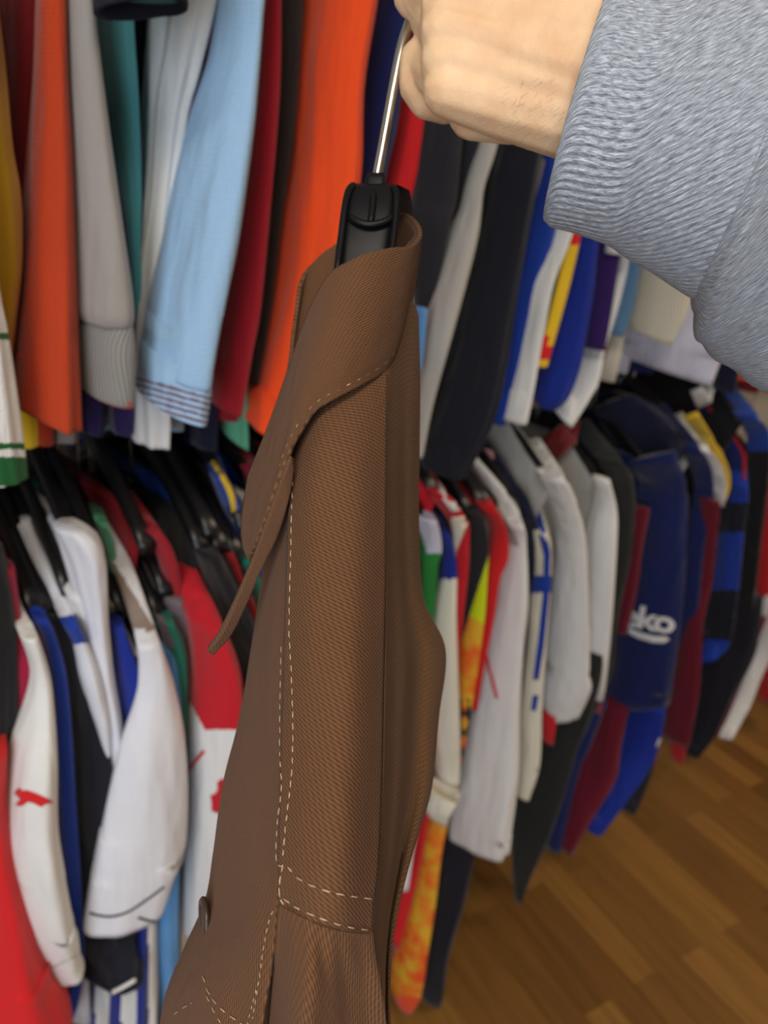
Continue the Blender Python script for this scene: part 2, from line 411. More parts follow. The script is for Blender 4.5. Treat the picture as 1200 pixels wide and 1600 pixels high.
def torso(parent, tip, mat, hem_z, top=None, S=.19, a=.017, slope=.075, neck=.075, lay=0, name='body', matfn=None, seed=0):
    """front and back of a garment hanging over its hanger: slim tube, shoulders sloping from the neck to the tips"""
    rnd = random.Random(seed or int(abs(tip.x) * 1e4)); p1, p2 = rnd.uniform(0, 6), rnd.uniform(0, 6)
    zt = tip.z; seg = 36; rings = []; slope = slope * (S - neck) / (S - .075)
    zs = [zt + slope * (1 - i / 6) for i in range(7)] + [zt - .03, zt - .07]
    n = max(4, int((zt - .07 - hem_z) / .04)); zs += [zt - .07 - (zt - .07 - hem_z) * (i + 1) / n for i in range(n)]
    for z in zs:
        u = max(0, min(1, (zt - z) / max(.05, zt - hem_z)))
        if z >= zt: b = neck + (S - neck) * (1 - (z - zt) / slope)
        else: b = S - .03 * min(1, (zt - z) / .1)
        ring = []
        for q in range(seg):
            an = 2 * math.pi * q / seg; cx, sy = math.cos(an), math.sin(an)
            y = b * math.copysign(abs(sy) ** .8, sy)
            x = a * math.copysign(abs(cx) ** .7, cx) * (.6 + .4 * min(1, u * 4)) + .35 * a * u * math.sin(y * 55 + p1) + .15 * a * u * math.sin(y * 110 + p2)
            ring.append(Vector((tip.x + x, YR + lay * .03 + y, z)))
        rings.append(ring)
    last = rings[-1]; c = sum(last, Vector()) / seg
    for sc_, dz in ((.93, 0), (.9, .03)): rings.append([c + (p - c) * sc_ + Vector((0, 0, dz)) for p in last])
    V, Fc, T = loft(rings, True, True, True)
    mats = [mat]; fm = None
    if matfn:
        fm = []
        for fc in Fc:
            c = sum((Vector(V[i]) for i in fc), Vector()) / len(fc); mt = matfn(*project(c)) or mat
            if mt not in mats: mats.append(mt)
            fm.append(mats.index(mt))
    o = link(name, V, Fc, mats, parent, fm, T); BV[o.name] = (V, Fc); return o

def hanger(x, tip, desc, far=True):
    """black plastic clothes hanger: hook over the rail, neck, two broad flared arms and a thin trouser bar"""
    t = thing('clothes_hanger', (x, YR, tip.z + .1), 'black plastic hanger on the lower rail inside the ' + desc, 'clothes hanger', 'black hangers on the lower rail')
    zt = tip.z + .012; zn = tip.z + .095
    hk = [(x, YR, zn - .01), (x, YR, ZL - .035)] + [(x, YR + .018 * math.sin(q) - .0, ZL + .0135 - .018 * (1 + math.cos(q)) + .018) for q in [math.radians(v) for v in (200, 230, 260, 290)]]
    top = ZL + .015
    hk = [Vector((x, YR, zn - .01)), Vector((x, YR, ZL - .04)), Vector((x, YR + .012, ZL - .022)), Vector((x, YR + .018, ZL)), Vector((x, YR + .010, top - .001)), Vector((x, YR, top + .0015)), Vector((x, YR - .012, top - .004)), Vector((x, YR - .017, ZL - .006)), Vector((x, YR - .013, ZL - .018))]
    V, Fc, T = tube(smoothpts(hk, 4), .0019, 8); link('hook', V, Fc, chrome, t)
    for sg in (-1, 1):
        rings = []
        for i in range(11):
            u = i / 10; y = YR + sg * (.172 * u); z = zn + (zt - .012 - zn) * (u ** 1.25)
            wx = .006 + .003 * u * u; hz = .014 - .006 * u
            rings.append([Vector((x + wx * math.copysign(abs(math.cos(q)) ** .6, math.cos(q)), y, z + hz * math.copysign(abs(math.sin(q)) ** .6, math.sin(q)))) for q in [2 * math.pi * k / 14 for k in range(14)]])
        V, Fc, T = loft(rings, True, True, True); link('arm', V, Fc, PL, t)
    return t

SHIRTS = []
def garment(kind, label, cat, row, tip=None, hem=None, body=None, sh=0, short=None, parts=(), a=.017, neck=.085, slope=.075, lay=0.0, S=.19, bodyfn=None, hang=True, x=None, seed=0):
    """row 'u' upper rail / 'l' lower rail.  parts: (name, rows, material, dict) cloth tubes.  tip: pixel of the near shoulder point."""
    if row == 'l' and neck == .085 and (tip or (parts[0][1][sh][1], 0) if not isinstance(parts[0][1][sh][0], tuple) else (0, 0))[0] < 430: neck = .155
    if row == 'u':
        if x is None:
            r0 = parts[0][1][min(2, len(parts[0][1]) - 1)]; q = row_xy(r0); x = onplane((q[0] + q[2]) / 2, (q[1] + q[3]) / 2, YF + lay * .03)[0].x
        tp = Vector((x, YF, ZU - .15)); hz = hem if hem else 1.36
    else:
        if tip is None:
            q = row_xy(parts[0][1][sh]); tip = ((q[0] + q[2]) / 2, (q[1] + q[3]) / 2)
        tp, _ = onplane(tip[0], tip[1], YF + .02); hz = hem if hem else tp.z - .62
        tp.z = min(tp.z, ZL - .13)
    t = thing(kind, (tp.x, YR, tp.z + slope), label, cat, 'garments on the upper rail' if row == 'u' else 'garments on the lower rail')
    objs = {}
    bm_ = body if body is not None else parts[0][2]
    objs['body'] = torso(t, tp, bm_, hz, a=a, neck=neck, slope=slope, lay=max(0, lay) , S=S, matfn=bodyfn, seed=seed)
    for (nm, rows, mt, kw) in parts:
        kw = dict(kw); kw.setdefault('lay', lay)
        if nm in ('cuff', 'piping', 'tag'): kw.setdefault('comp', 1.0)
        if nm == parts[0][0] and row == 'l': kw.setdefault('sh', sh)
        o = cloth(nm, rows, mt, t, **kw)
        objs[nm] = o
    if row == 'l' and hang: hanger(tp.x, tp, short or label)
    return t, objs
def bands(*bs):
    def f(px, py):
        for y0, y1, mt in bs:
            if y0 <= py < y1: return mt
    return f
G = garment

# ------------------------------------------------------------------ upper rail, from the left
G('football_shirt', 'white sleeve with broad green cuff bands at the left edge, above the lower rail', 'shirt', 'u', lay=-1.2, body=fb('white'), x=.12, parts=[
  ('sleeve', [(-100,-170,-100),(200,-120,-45),(440,-72,-8),(520,-64,6),(600,-57,17),(690,-50,28),(757,-42,35)], fb('white', 420), dict(matfn=bands((520,531,fb('dkgreen')),(692,702,fb('dkgreen')),(714,760,fb('dkgreen'))), dense=2, seg=60, comp=1))])
G('football_shirt', 'mustard yellow shirt at the far left edge beside the dark red one', 'shirt', 'u', lay=.2, parts=[
  ('sleeve', [(-100,-90,-25),(70,-66,0),(220,-58,13),(300,-54,25),(400,-50,27),(480,-48,21),(560,-45,14),(620,-42,10)], fb('shaded'), {}),  # sleeve is the hem's yellow with shade painted into the colour
  ('hem', [(520,-10,62),(640,-4,75),((0,712),(78,690))], fb('yellow'), dict(lay=3.0))])
G('sweatshirt', 'dark maroon garment squeezed between the mustard shirt and the rust orange shirt', 'sweatshirt', 'u', lay=1.8, parts=[
  ('sleeve', [(-120,-14,78),(0,-8,70),(240,6,58),(430,14,48),(560,16,42)], fb('dkred'), {})])
G('football_shirt', 'rust orange fine mesh shirt left of the grey sweatshirt', 'shirt', 'u', lay=0, parts=[
  ('sleeve', [(-120,64,104),(0,58,103),(120,54,106),(240,45,111),(400,34,115),(560,23,119),((19,648),(122,678))], fb('rust', 420), dict(fold=.07))])
t, o = G('sweatshirt', 'grey sweatshirt sleeve with ribbed cuff tipped in red', 'sweatshirt', 'u', lay=-.6, parts=[
  ('sleeve', [(-120,104,142),(0,107,147),(150,109,163),(330,112,187),(440,111,202),(490,110,206),(512,116,204)], fb('grey'), dict(fold=.03)),
  ('cuff', [(500,119,204),(550,119,208),((124,612),(208,626)),((126,623),(207,638))], RIBGREY, dict(lay=-.6, fold=.01, dense=3)),
  ('trim', [((125,614),(208,629)),((127,624),(207,639))], fb('red'), dict(lay=-.6, fold=0, comp=1.0))])
G('training_shirt', 'dark purple shirt seen as a sliver behind the grey sweatshirt cuff', 'shirt', 'u', lay=1.4, parts=[
  ('sleeve', [(-120,140,166),(40,150,174),(200,165,194),(420,188,214),(560,178,212),(640,168,210),(682,174,206)], fb('dkpurple'), {}),
  ('panel', [(500,122,162),(640,124,165),(682,128,160)], fb('dkpurple'), dict(lay=2.2))])
G('tracksuit_jacket', 'teal jacket body between the grey sweatshirt and the white zip jacket', 'jacket', 'u', lay=1.0, parts=[
  ('sleeve', [(-120,130,206),(20,146,206),(150,162,214),(280,182,219),(380,198,219),(480,206,222),(560,208,220)], fb('teal'), {})])
G('football_shirt', 'added black cloth standing for the shaded gap right of the teal jacket', 'shirt', 'u', lay=1.9, parts=[
  ('sleeve', [(-120,200,240),(60,200,236),(200,208,232),(400,206,226),(640,200,216)], fb('black'), {})])  # black tube added to keep the gap between garments dark
t, o = G('tracksuit_jacket', 'white zip jacket hanging behind the light blue sleeve', 'jacket', 'u', lay=.9, parts=[
  ('sleeve', [(-120,224,352),(0,221,336),(110,221,311),(180,222,292),(300,219,274),(450,210,257),(560,204,246),(640,200,262),(700,204,262)], fb('white'), dict(fold=.11, k=7))])
line_on('piping', [(272,-20),(262,60),(245,170),(236,300),(222,400),(214,460)], .0016, fb('palegrey'), [o['sleeve']], t)
G('tracksuit_jacket', 'teal jacket sleeve end with textured navy rib hanging at the top edge', 'jacket', 'u', lay=-2.6, x=.44, hem=1.83, parts=[
  ('sleeve', [(-330,190,320),(-160,168,310),(-60,156,298),(-26,150,290)], fb('teal'), dict(fold=.03, ratio=1.5, hem=False)),
  ('cuff', [(-30,150,290),(-8,147,290),((148,2),(292,-2))], rib_mat('navy_rib', (26, 28, 48), .003), dict(lay=-2.6, fold=.02, ratio=1.5))])
t, o = G('football_shirt', 'light blue mesh sleeve whose cuff carries thin maroon stripes', 'shirt', 'u', lay=-1.0, parts=[
  ('sleeve', [(-120,350,426),(0,338,413),(90,325,406),(180,296,398),(260,276,388),(370,255,372),(470,236,352),(560,222,336),((220,586),(330,612))], fb('ltblue', 300), dict(fold=.04)),
  ('cuff', [((228,576),(322,600)),((219,588),(327,612)),((216,606),(325,634)),((211,632),(320,667))], fb('ltblue'), dict(fold=.02, dense=1.3, matfn=lambda px, py: fb('stripe') if 589 < (py - (px - 215) * .28) < 637 and ((py - (px - 215) * .28) - 589) % 9.8 < 4.6 else None))])
G('sweatshirt', 'crimson sleeve immediately right of the light blue sleeve', 'sweatshirt', 'u', lay=.4, parts=[
  ('sleeve', [(-120,410,440),(0,403,439),(150,390,436),(330,370,421),(480,347,406),(560,333,392),((326,636),(378,652))], fb('crimson'), dict(fold=.03))])
G('sweatshirt', 'brownish black garment in the gap between crimson and bright orange', 'sweatshirt', 'u', lay=1.6, parts=[
  ('sleeve', [(-120,436,480),(0,432,474),(200,424,460),(330,416,442),(480,396,424),(600,376,405)], fb('brownblack'), {})])
t, o = G('football_shirt', 'bright orange jersey with long folds in the middle of the upper rail', 'shirt', 'u', lay=1.2, parts=[
  ('sleeve', [(-120,472,604),(0,468,588),(130,458,567),(250,448,562),(330,438,550),(440,426,525),(550,400,500),(620,384,480),((368,664),(470,708))], fb('orange', 420), dict(fold=.10, k=6, seed=5))])
G('football_shirt', 'navy blue garment right of the bright orange jersey, behind the hanger hook', 'shirt', 'u', lay=2.0, parts=[
  ('sleeve', [(-120,590,670),(0,582,650),(60,568,640),(130,562,630),(200,558,620),(280,545,602),(380,520,590),(480,500,566)], fb('navy2'), dict(fold=.07))])
G('football_shirt', 'red garment showing right of the hanger hook, under the fist', 'shirt', 'u', lay=2.6, parts=[
  ('sleeve', [(-120,640,700),(40,628,684),(150,618,670),(190,612,664),(260,602,652),(345,585,632),(420,570,622)], fb('scarlet'), {})])
G('training_jacket', 'charcoal jacket under the fist, right of the red garment', 'jacket', 'u', lay=1.1, parts=[
  ('sleeve', [(-100,690,760),(100,668,735),(190,658,724),(300,640,714),(345,628,704),(420,640,690),(500,648,668),(560,640,660)], fb('charcoal'), dict(fold=.05)),
  ('panel', [(-100,740,800),(100,706,775),(200,690,766),(330,678,735),(430,655,706),(520,645,672)], fb('charcoal'), dict(lay=1.4))])
G('training_jacket', 'pale grey sleeve between the charcoal jacket and the midnight navy jacket', 'jacket', 'u', lay=.1, parts=[
  ('sleeve', [(-100,800,850),(100,766,800),(220,746,779),(290,727,757),(330,717,752),(370,698,746),(450,676,726),(540,656,701),(630,650,677),(715,640,660)], fb('palegrey'), dict(fold=.03)),
  ('panel', [(480,648,668),(530,646,664),(580,645,658)], fb('skyblue'), dict(lay=-.2))])
G('training_jacket', 'broad midnight navy jacket hanging right of the pale grey sleeve', 'jacket', 'u', lay=.5, parts=[
  ('sleeve', [(-100,800,920),(100,786,880),(220,774,852),(290,757,838),(400,738,817),(480,718,803),(560,698,790),(650,672,768),(745,652,724)], fb('midnight'), dict(fold=.09, k=5))])
t, o = G('football_shirt', 'royal blue sleeve with thin grey piping, left of the plain white sleeve', 'shirt', 'u', lay=.9, parts=[
  ('sleeve', [(-100,890,950),(100,858,915),(250,836,870),(330,822,872),(420,806,850),(500,793,825),(600,776,805),(664,763,788)], fb('royal'), {})])
line_on('piping', [(850,250),(840,290),(826,335)], .0022, fb('grey'), [o['sleeve']], t)
G('football_shirt', 'plain white long sleeve whose hem ends just over the lower rail', 'shirt', 'u', lay=.2, parts=[
  ('sleeve', [(-100,960,1000),(150,898,938),(250,902,936),(340,868,903),(380,848,889),(440,825,866),(520,812,850),(600,793,836),(640,783,828),((778,661),(823,661))], fb('white'), dict(fold=.02))])
t, o = G('football_shirt', 'blue sleeve with a yellow stripe broken by red blocks', 'shirt', 'u', lay=.9, parts=[
  ('sleeve', [(-100,1000,1050),(250,908,960),(350,886,938),(450,864,927),(520,850,915),(570,838,905),(620,828,885),(640,838,866)], fb('cobalt'), {}),
  ('stripe', [(250,912,934),(345,893,913),(450,868,889),(574,836,855)], fb('yellow'), dict(lay=.0, ratio=.7, fold=.0, dense=3, matfn=bands((356,382,fb('scarlet')),(541,561,fb('scarlet')))))])
t, o = G('football_shirt', 'deep purple short sleeve with a white tag, right of the blue sleeve', 'shirt', 'u', lay=1.2, parts=[
  ('sleeve', [(-100,1010,1070),(250,938,992),(365,926,974),(470,912,958),((899,545),(946,545))], fb('purple'), dict(fold=.03)),
  ('tag', [(352,950,988),(366,949,987),(398,945,984)], fb('white'), dict(lay=.6, fold=.0, ratio=.7))])
G('sweatshirt', 'dark red garment tucked behind the purple sleeve', 'sweatshirt', 'u', lay=2.3, parts=[
  ('sleeve', [(200,985,1020),(380,950,986),(480,926,962),(560,900,944),(640,862,905)], fb('dkred'), {})])
G('football_shirt', 'steel blue sliver between the purple and cream sleeves', 'shirt', 'u', lay=1.0, parts=[
  ('sleeve', [(100,1020,1060),(300,990,1025),(390,972,1005),(480,955,988),(524,948,972)], fb('steelblue'), {})])
G('knit_sweater', 'cream ribbed knit sleeve below the sweater cuff', 'sweater', 'u', lay=-.1, parts=[
  ('sleeve', [(100,1050,1140),(250,1030,1110),(390,1006,1088),(440,996,1081),(490,986,1070),((984,516),(1049,541))], RIBCREAM, dict(fold=.02))])
G('sweatshirt', 'wide pale grey hem hanging behind the cream ribbed sleeve', 'sweatshirt', 'u', lay=1.5, parts=[
  ('hem', [(100,1030,1150),(300,1005,1125),(430,982,1115),(500,962,1118),(540,946,1120),((950,556),(1108,602))], fb('lilac'), dict(fold=.05))])
G('football_shirt', 'navy shirt scrap between cream sleeve and the blue-grey sweater', 'shirt', 'u', lay=.8, parts=[
  ('sleeve', [(100,1100,1150),(300,1085,1130),(400,1075,1116),((1066,505),(1108,508))], fb('navy2'), {})])
G('football_shirt', 'short white sleeve end hanging below the purple sleeve', 'shirt', 'u', lay=1.6, parts=[
  ('sleeve', [(200,1000,1030),(400,950,985),(480,928,965),(545,912,945),(600,884,932),((863,643),(895,669))], fb('white'), dict(fold=.03))])
G('football_shirt', 'orange red hem peeping out under the blue-grey sweater sleeve', 'shirt', 'u', lay=2.2, parts=[
  ('hem', [(200,1140,1200),(480,1116,1180),((1116,588),(1166,596))], fb('orange'), {})])
G('sweatshirt', 'seafoam green hem peeping out below the bright orange jersey', 'sweatshirt', 'u', lay=2.8, parts=[
  ('hem', [(300,370,440),(560,335,390),((333,668),(386,704))], fb('seafoam'), {})])
G('sweatshirt', 'navy hem under the light blue cuff', 'sweatshirt', 'u', lay=2.6, parts=[
  ('hem', [(300,330,390),(560,305,345),(704,298,338)], fb('navy'), {})])

# upper rail beyond the sweater sleeve
for (kx, key, lab) in ((1125,'navy','navy garment beyond the orange red hem, right end of the upper rail'),(1160,'dkred','dark red garment right of the navy one at the far end of the upper rail'),
                       (1195,'black','black garment second from last at the far end of the upper rail'),(1228,'cobalt','cobalt blue garment last at the far end of the upper rail')):
    G('football_shirt', lab, 'shirt', 'u', lay=1.4, parts=[('sleeve', [(200,kx+40,kx+80),(450,kx+4,kx+46),(560,kx-8,kx+32),(612,kx-12,kx+22)], fb(key), {})])

# ------------------------------------------------------------------ lower rail, left of the brown jacket
G('football_shirt', 'black shirt cut off by the left edge of the lower rail', 'shirt', 'l', lay=1.0, body=fb('black'), tip=(-8,890), short='black shirt at the left edge', parts=[
  ('sleeve', [(850,-60,0),(900,-50,12),(985,-40,22),(1100,-34,24),(1300,-30,12)], fb('black'), {})])
G('football_shirt', 'crimson sleeve over a scarlet body at the left edge', 'shirt', 'l', lay=.5, body=fb('scarlet'), tip=(6,920), short='crimson and scarlet shirt', parts=[
  ('sleeve', [(880,-16,20),(985,2,36),(1040,6,58),(1100,10,50),(1145,14,36)], fb('magenta'), dict(lay=.8)),
  ('hem', [(1150,-60,6),(1270,-56,10),(1400,-50,40),(1500,-46,68),((-44,1610),(98,1594)),(1690,-40,90)], fb('scarlet'), dict(lay=.1, fold=.06))], hem=.72)
t, o = G('football_shirt', 'long white sleeve with red shoulder and a red leaping cat print', 'shirt', 'l', lay=-.6, sh=2, body=fb('white'), short='white shirt with leaping cat print', parts=[
  ('sleeve', [((-2,902),(20,888)),(938,6,31),(990,30,57),(1050,48,76),(1110,38,82),(1180,18,84),(1280,9,84),(1350,11,92),(1450,32,110),((62,1530),(122,1500)),((74,1560),(130,1524))], fb('white'), dict(fold=.04, matfn=lambda px, py: fb('scarlet') if py < 938 - (px - 4) * .6 else None, dense=4)),])
decal('cat_print', [(24,1239),(27,1233),(32,1231),(36,1235),(42,1234),(52,1237),(62,1241),(70,1245),(77,1249),(82,1254),(76,1254),(70,1256),(66,1260),(60,1257),(52,1253),(44,1252),(40,1256),(34,1259),(26,1257),(29,1252),(33,1249),(30,1244)], fb('scarlet'), [o['sleeve']], t)
line_on('seam', [(60,1522),(84,1510),(120,1492)], .0009, fb('palegrey'), [o['sleeve']], t)
G('football_shirt', 'thin dark red sleeve edge between the cat print shirt and the royal blue sleeve', 'shirt', 'l', lay=.6, body=fb('dkred'), short='thin dark red shirt', parts=[
  ('sleeve', [(985,58,80),(1110,76,98),(1250,80,98),(1350,86,104),(1420,92,108)], fb('dkred'), {})])
G('football_shirt', 'long royal blue sleeve beside the cat print shirt', 'shirt', 'l', lay=.3, sh=1, body=fb('royal'), short='royal blue long sleeved shirt', parts=[
  ('sleeve', [(925,38,62),(960,48,72),(1000,66,90),(1080,78,106),(1250,88,117),(1400,98,127),(1480,105,131),(1560,84,124),(1660,56,92)], fb('royal'), dict(fold=.04))])
t, o = G('football_shirt', 'black shirt with white shoulder block and white piped hem', 'shirt', 'l', lay=.9, sh=1, body=fb('black'), short='black shirt with white shoulder block', parts=[
  ('sleeve', [((46,925),(70,916)),(965,70,95),(1050,94,142),(1160,112,167),(1280,115,180),(1440,118,170),(1530,122,212),((116,1574),(218,1532))], fb('midnight'), dict(fold=.04, dense=3, comp=1, matfn=lambda px, py: fb('white') if py < 962 - (px - 60) * .4 else None))])
line_on('piping', [(119,1572),(140,1566),(165,1556),(190,1543),(214,1529)], .0028, fb('white'), [o['sleeve']], t, 0)
G('football_shirt', 'white shirt with a royal blue band round its sleeve', 'shirt', 'l', lay=0, sh=3, body=fb('coolwhite'), short='white shirt with blue sleeve band', parts=[
  ('sleeve', [((18,818),(46,806)),(870,44,76),(930,76,106),(975,97,122),(1010,114,138),(1060,122,155),(1120,138,168),((156,1188),(174,1180))], fb('coolwhite'), dict(fold=.05, dense=3, matfn=lambda px, py: fb('royal') if 962 < py + (px - 105) * .15 < 1009 else None))], a=.014)
G('football_shirt', 'narrow white shirt shoulder behind the blue banded one', 'shirt', 'l', lay=.5, sh=2, body=fb('palegrey'), short='narrow white shirt', parts=[
  ('sleeve', [((50,815),(76,805)),(870,80,106),(930,103,126),(1000,126,150),(1080,140,165)], fb('white'), {})], a=.014)
G('football_shirt', 'rumpled white shirt with a broad flat shoulder near the hanger arms', 'shirt', 'l', lay=.2, sh=2, body=fb('coolwhite'), short='rumpled white shirt', parts=[
  ('sleeve', [(832,86,132),(850,92,152),(880,102,164),(930,116,168),(980,128,170),(1060,140,178),(1150,158,192),(1225,166,190)], fb('coolwhite'), dict(fold=.15, comp=1, sh=0, ratio=1.6))])
G('football_shirt', 'cobalt blue sleeve between the rumpled white shirt and the large white sleeve', 'shirt', 'l', lay=.5, sh=1, body=fb('cobalt'), short='cobalt blue shirt', parts=[
  ('sleeve', [(930,160,180),(970,166,192),(1030,172,213),(1080,178,222),(1140,186,212),(1205,186,202)], fb('cobalt'), {})])
t, o = G('football_shirt', 'large white short sleeve with dark piping above its hem', 'shirt', 'l', lay=-.7, sh=3, body=fb('white'), short='white shirt with dark piping', tip=(232,1020), parts=[
  ('sleeve', [((142,830),(166,816)),(880,172,202),(950,198,228),(1010,214,248),(1060,217,264),(1100,211,273),(1180,188,285),(1290,166,290),(1370,152,286),((143,1425),(274,1400)),((137,1466),(258,1448))], fb('coolwhite'), dict(fold=.05, k=3, seed=3, ratio=.75, comp=1, matfn=lambda px, py: fb('taupe') if py < 985 and px - 145 < (py - 825) * .62 else None))])
line_on('piping', [(141,1426),(156,1430),(176,1431),(200,1424),(228,1406),(258,1384)], .0014, fb('midnight'), [o['sleeve']], t)
line_on('piping', [(216,1433),(236,1439),(256,1440)], .0014, fb('midnight'), [o['sleeve']], t)
G('football_shirt', 'grey shouldered teal green shirt left of the red and white one', 'shirt', 'l', lay=.5, sh=2, body=fb('green'), short='grey and teal green shirt', parts=[
  ('sleeve', [((196,852),(216,842)),(925,228,258),(965,242,270),(1000,251,288),(1055,258,294),(1100,264,293),(1150,270,290),(1195,268,286)], fb('green'), dict(matfn=lambda px, py: fb('mauve') if px - 212 < (py - 862) * .42 and py < 1010 else None, dense=4))])
G('football_shirt', 'dull maroon shirt edge just behind the red shoulder', 'shirt', 'l', lay=1.0, sh=1, body=fb('mauve'), short='dull maroon shirt', parts=[
  ('sleeve', [(840,222,246),(930,250,284),(990,268,296),(1060,280,300)], fb('mauve'), {})])
t, o = G('football_shirt', 'red topped white shirt with a red emblem, beside the brown jacket', 'shirt', 'l', lay=-.2, sh=2, body=fb('white'), short='red topped white shirt', parts=[
  ('sleeve', [((262,862),(282,832)),(890,264,312),(960,284,346),(1040,290,376),(1140,287,378),(1210,288,372),(1300,286,366),(1400,284,358),((284,1490),(340,1484))], fb('white'), dict(fold=.03, dense=1.6, seg=120, matfn=lambda px, py: fb('red') if py < 1140 and py < 1085 + max(0, px - 290) * 1.85 else None))])
line_on('stripe', [(290,1211),(304,1192),(320,1172)], .0022, fb('red'), [o['sleeve']], t)
decal('emblem', [(330,1242),(337,1240),(341,1232),(340,1222),(346,1216),(352,1217),(356,1223),(354,1232),(357,1244),(356,1262),(352,1272),(347,1262),(341,1264),(338,1269),(331,1265),(332,1256)], fb('red'), [o['sleeve']], t)
G('football_shirt', 'crimson shirt shoulder under a bare black hanger arm', 'shirt', 'l', lay=1.3, sh=1, body=fb('crimson'), short='crimson shirt behind the red shoulder', parts=[
  ('sleeve', [((186,772),(206,762)),(825,222,250),(860,240,270),(920,256,284),(1000,270,292)], fb('crimson'), {})])
G('football_shirt', 'seafoam green shirt neck deep among the black hangers', 'shirt', 'l', lay=2.2, sh=1, body=fb('seafoam'), short='seafoam green shirt', parts=[
  ('sleeve', [((132,775),(150,766)),(815,148,168),(850,160,178),(930,176,190)], fb('seafoam'), {})])
G('football_shirt', 'black shirt directly left of the brown jacket', 'shirt', 'l', lay=.7, sh=1, body=fb('black'), short='black shirt left of the brown jacket', parts=[
  ('sleeve', [(800,282,312),(860,300,344),(950,330,388),(1050,355,430),(1200,345,440)], fb('black'), {})])
G('football_shirt', 'deep red shirt strip between black shirts, behind the collar point', 'shirt', 'l', lay=1.2, sh=1, body=fb('dkred'), short='deep red shirt behind the collar point', parts=[
  ('sleeve', [(800,308,330),(860,342,364),(900,360,380),(960,384,404),(1040,400,430)], fb('crimson'), {})])
G('football_shirt', 'dark green shirt strip behind the brown collar flap', 'shirt', 'l', lay=1.5, sh=1, body=fb('dkgreen'), short='dark green shirt', parts=[
  ('sleeve', [(800,334,356),(870,364,390),(930,392,420),(1010,410,440)], fb('green'), {})])
t, o = G('football_shirt', 'blue shirt with a curved yellow piping line, left of the collar flap', 'shirt', 'l', lay=2.0, sh=1, body=fb('blue'), short='blue shirt with yellow piping', parts=[
  ('sleeve', [(700,312,340),(740,326,356),(790,345,378),(850,366,400),(930,380,420)], fb('blue'), {})])
line_on('piping', [(318,702),(336,728),(354,756),(364,784),(368,812)], .0036, fb('yellow'), [o['sleeve'], o['body']], t)
G('football_shirt', 'small maroon shirt shoulder high behind the collar flap', 'shirt', 'l', lay=2.6, sh=1, body=fb('maroon'), short='small maroon shirt', parts=[
  ('sleeve', [(685,350,385),(740,378,410),(800,390,430)], fb('magenta'), {})])
G('football_shirt', 'light blue shirt hem low beside the brown jacket', 'shirt', 'l', lay=.9, tip=(250,1000), body=fb('skyblue'), short='light blue shirt', parts=[
  ('hem', [(1000,240,285),(1200,226,282),(1430,224,278),(1500,228,280),(1600,236,284),(1700,240,286)], fb('skyblue'), {})], hem=.55)
G('football_shirt', 'royal blue and white striped shirt low behind the piped black hem', 'shirt', 'l', lay=1.6, tip=(200,960), body=fb('white'), short='blue and white striped shirt', parts=[
  ('hem', [(1000,175,235),(1300,160,240),(1500,148,240),(1560,146,240),(1700,140,236)], fb('white'), dict(matfn=lambda px, py: fb('cobalt') if (px - 148) % 42 > 22 else None, seg=72))], hem=.5)

# ------------------------------------------------------------------ lower rail, right of the brown jacket
G('football_shirt', 'green shirt with pale lilac shoulder, just right of the brown jacket', 'shirt', 'l', lay=.7, sh=1, body=fb('kelly'), short='green shirt with lilac shoulder', parts=[
  ('sleeve', [(765,620,656),(805,640,682),(850,650,690),(880,645,684),(940,645,680),(1010,648,668)], fb('kelly'), dict(matfn=lambda px, py: fb('lilac') if px > 648 + (py - 800) * .30 and py < 865 else None, dense=3, seg=64))])
G('football_shirt', 'blue shirt with white lower sleeve, left of the red striped shirt', 'shirt', 'l', lay=.5, sh=1, body=fb('blue'), short='blue and white shirt', parts=[
  ('sleeve', [(770,642,670),(830,676,703),(880,688,714),(960,672,714),(1050,668,716),(1150,668,718),(1225,676,716)], fb('cream'), dict(matfn=lambda px, py: fb('cobalt') if py < 905 or px < 688 - (py - 905) * .22 and py < 965 else None, dense=4)),
  ('sleeve', [(1215,676,722),(1235,662,718),(1262,656,706),((664,1284),(700,1290))], fb('cream'), dict(lay=-.2, fold=.06)),
  ('drawcord', [(1250,648,672),(1270,636,660),(1320,630,648),(1360,624,642),((618,1384),(638,1396))], fb('coolwhite'), dict(lay=-.3, fold=.02, ratio=1.2))], hem=.42)
t, o = G('football_shirt', 'red shirt with a white shoulder stripe and white sleeve edge', 'shirt', 'l', lay=.3, sh=1, body=fb('red'), short='red shirt with white stripe', parts=[
  ('sleeve', [((640,735),(664,722)),(770,668,702),(808,692,730),(830,702,734),(900,704,731),(1000,702,720),(1100,700,712),(1160,701,709)], fb('red'), dict(fold=.01, ratio=1.8))])
decal('stripe', [(676,757),(689,753),(722,790),(717,797),(706,799)], fb('white'), [o['sleeve']], t)
decal('stripe', [(706,807),(731,806),(731,817),(718,820),(714,860),(710,900),(705,900),(705,850)], fb('cream'), [o['sleeve']], t)
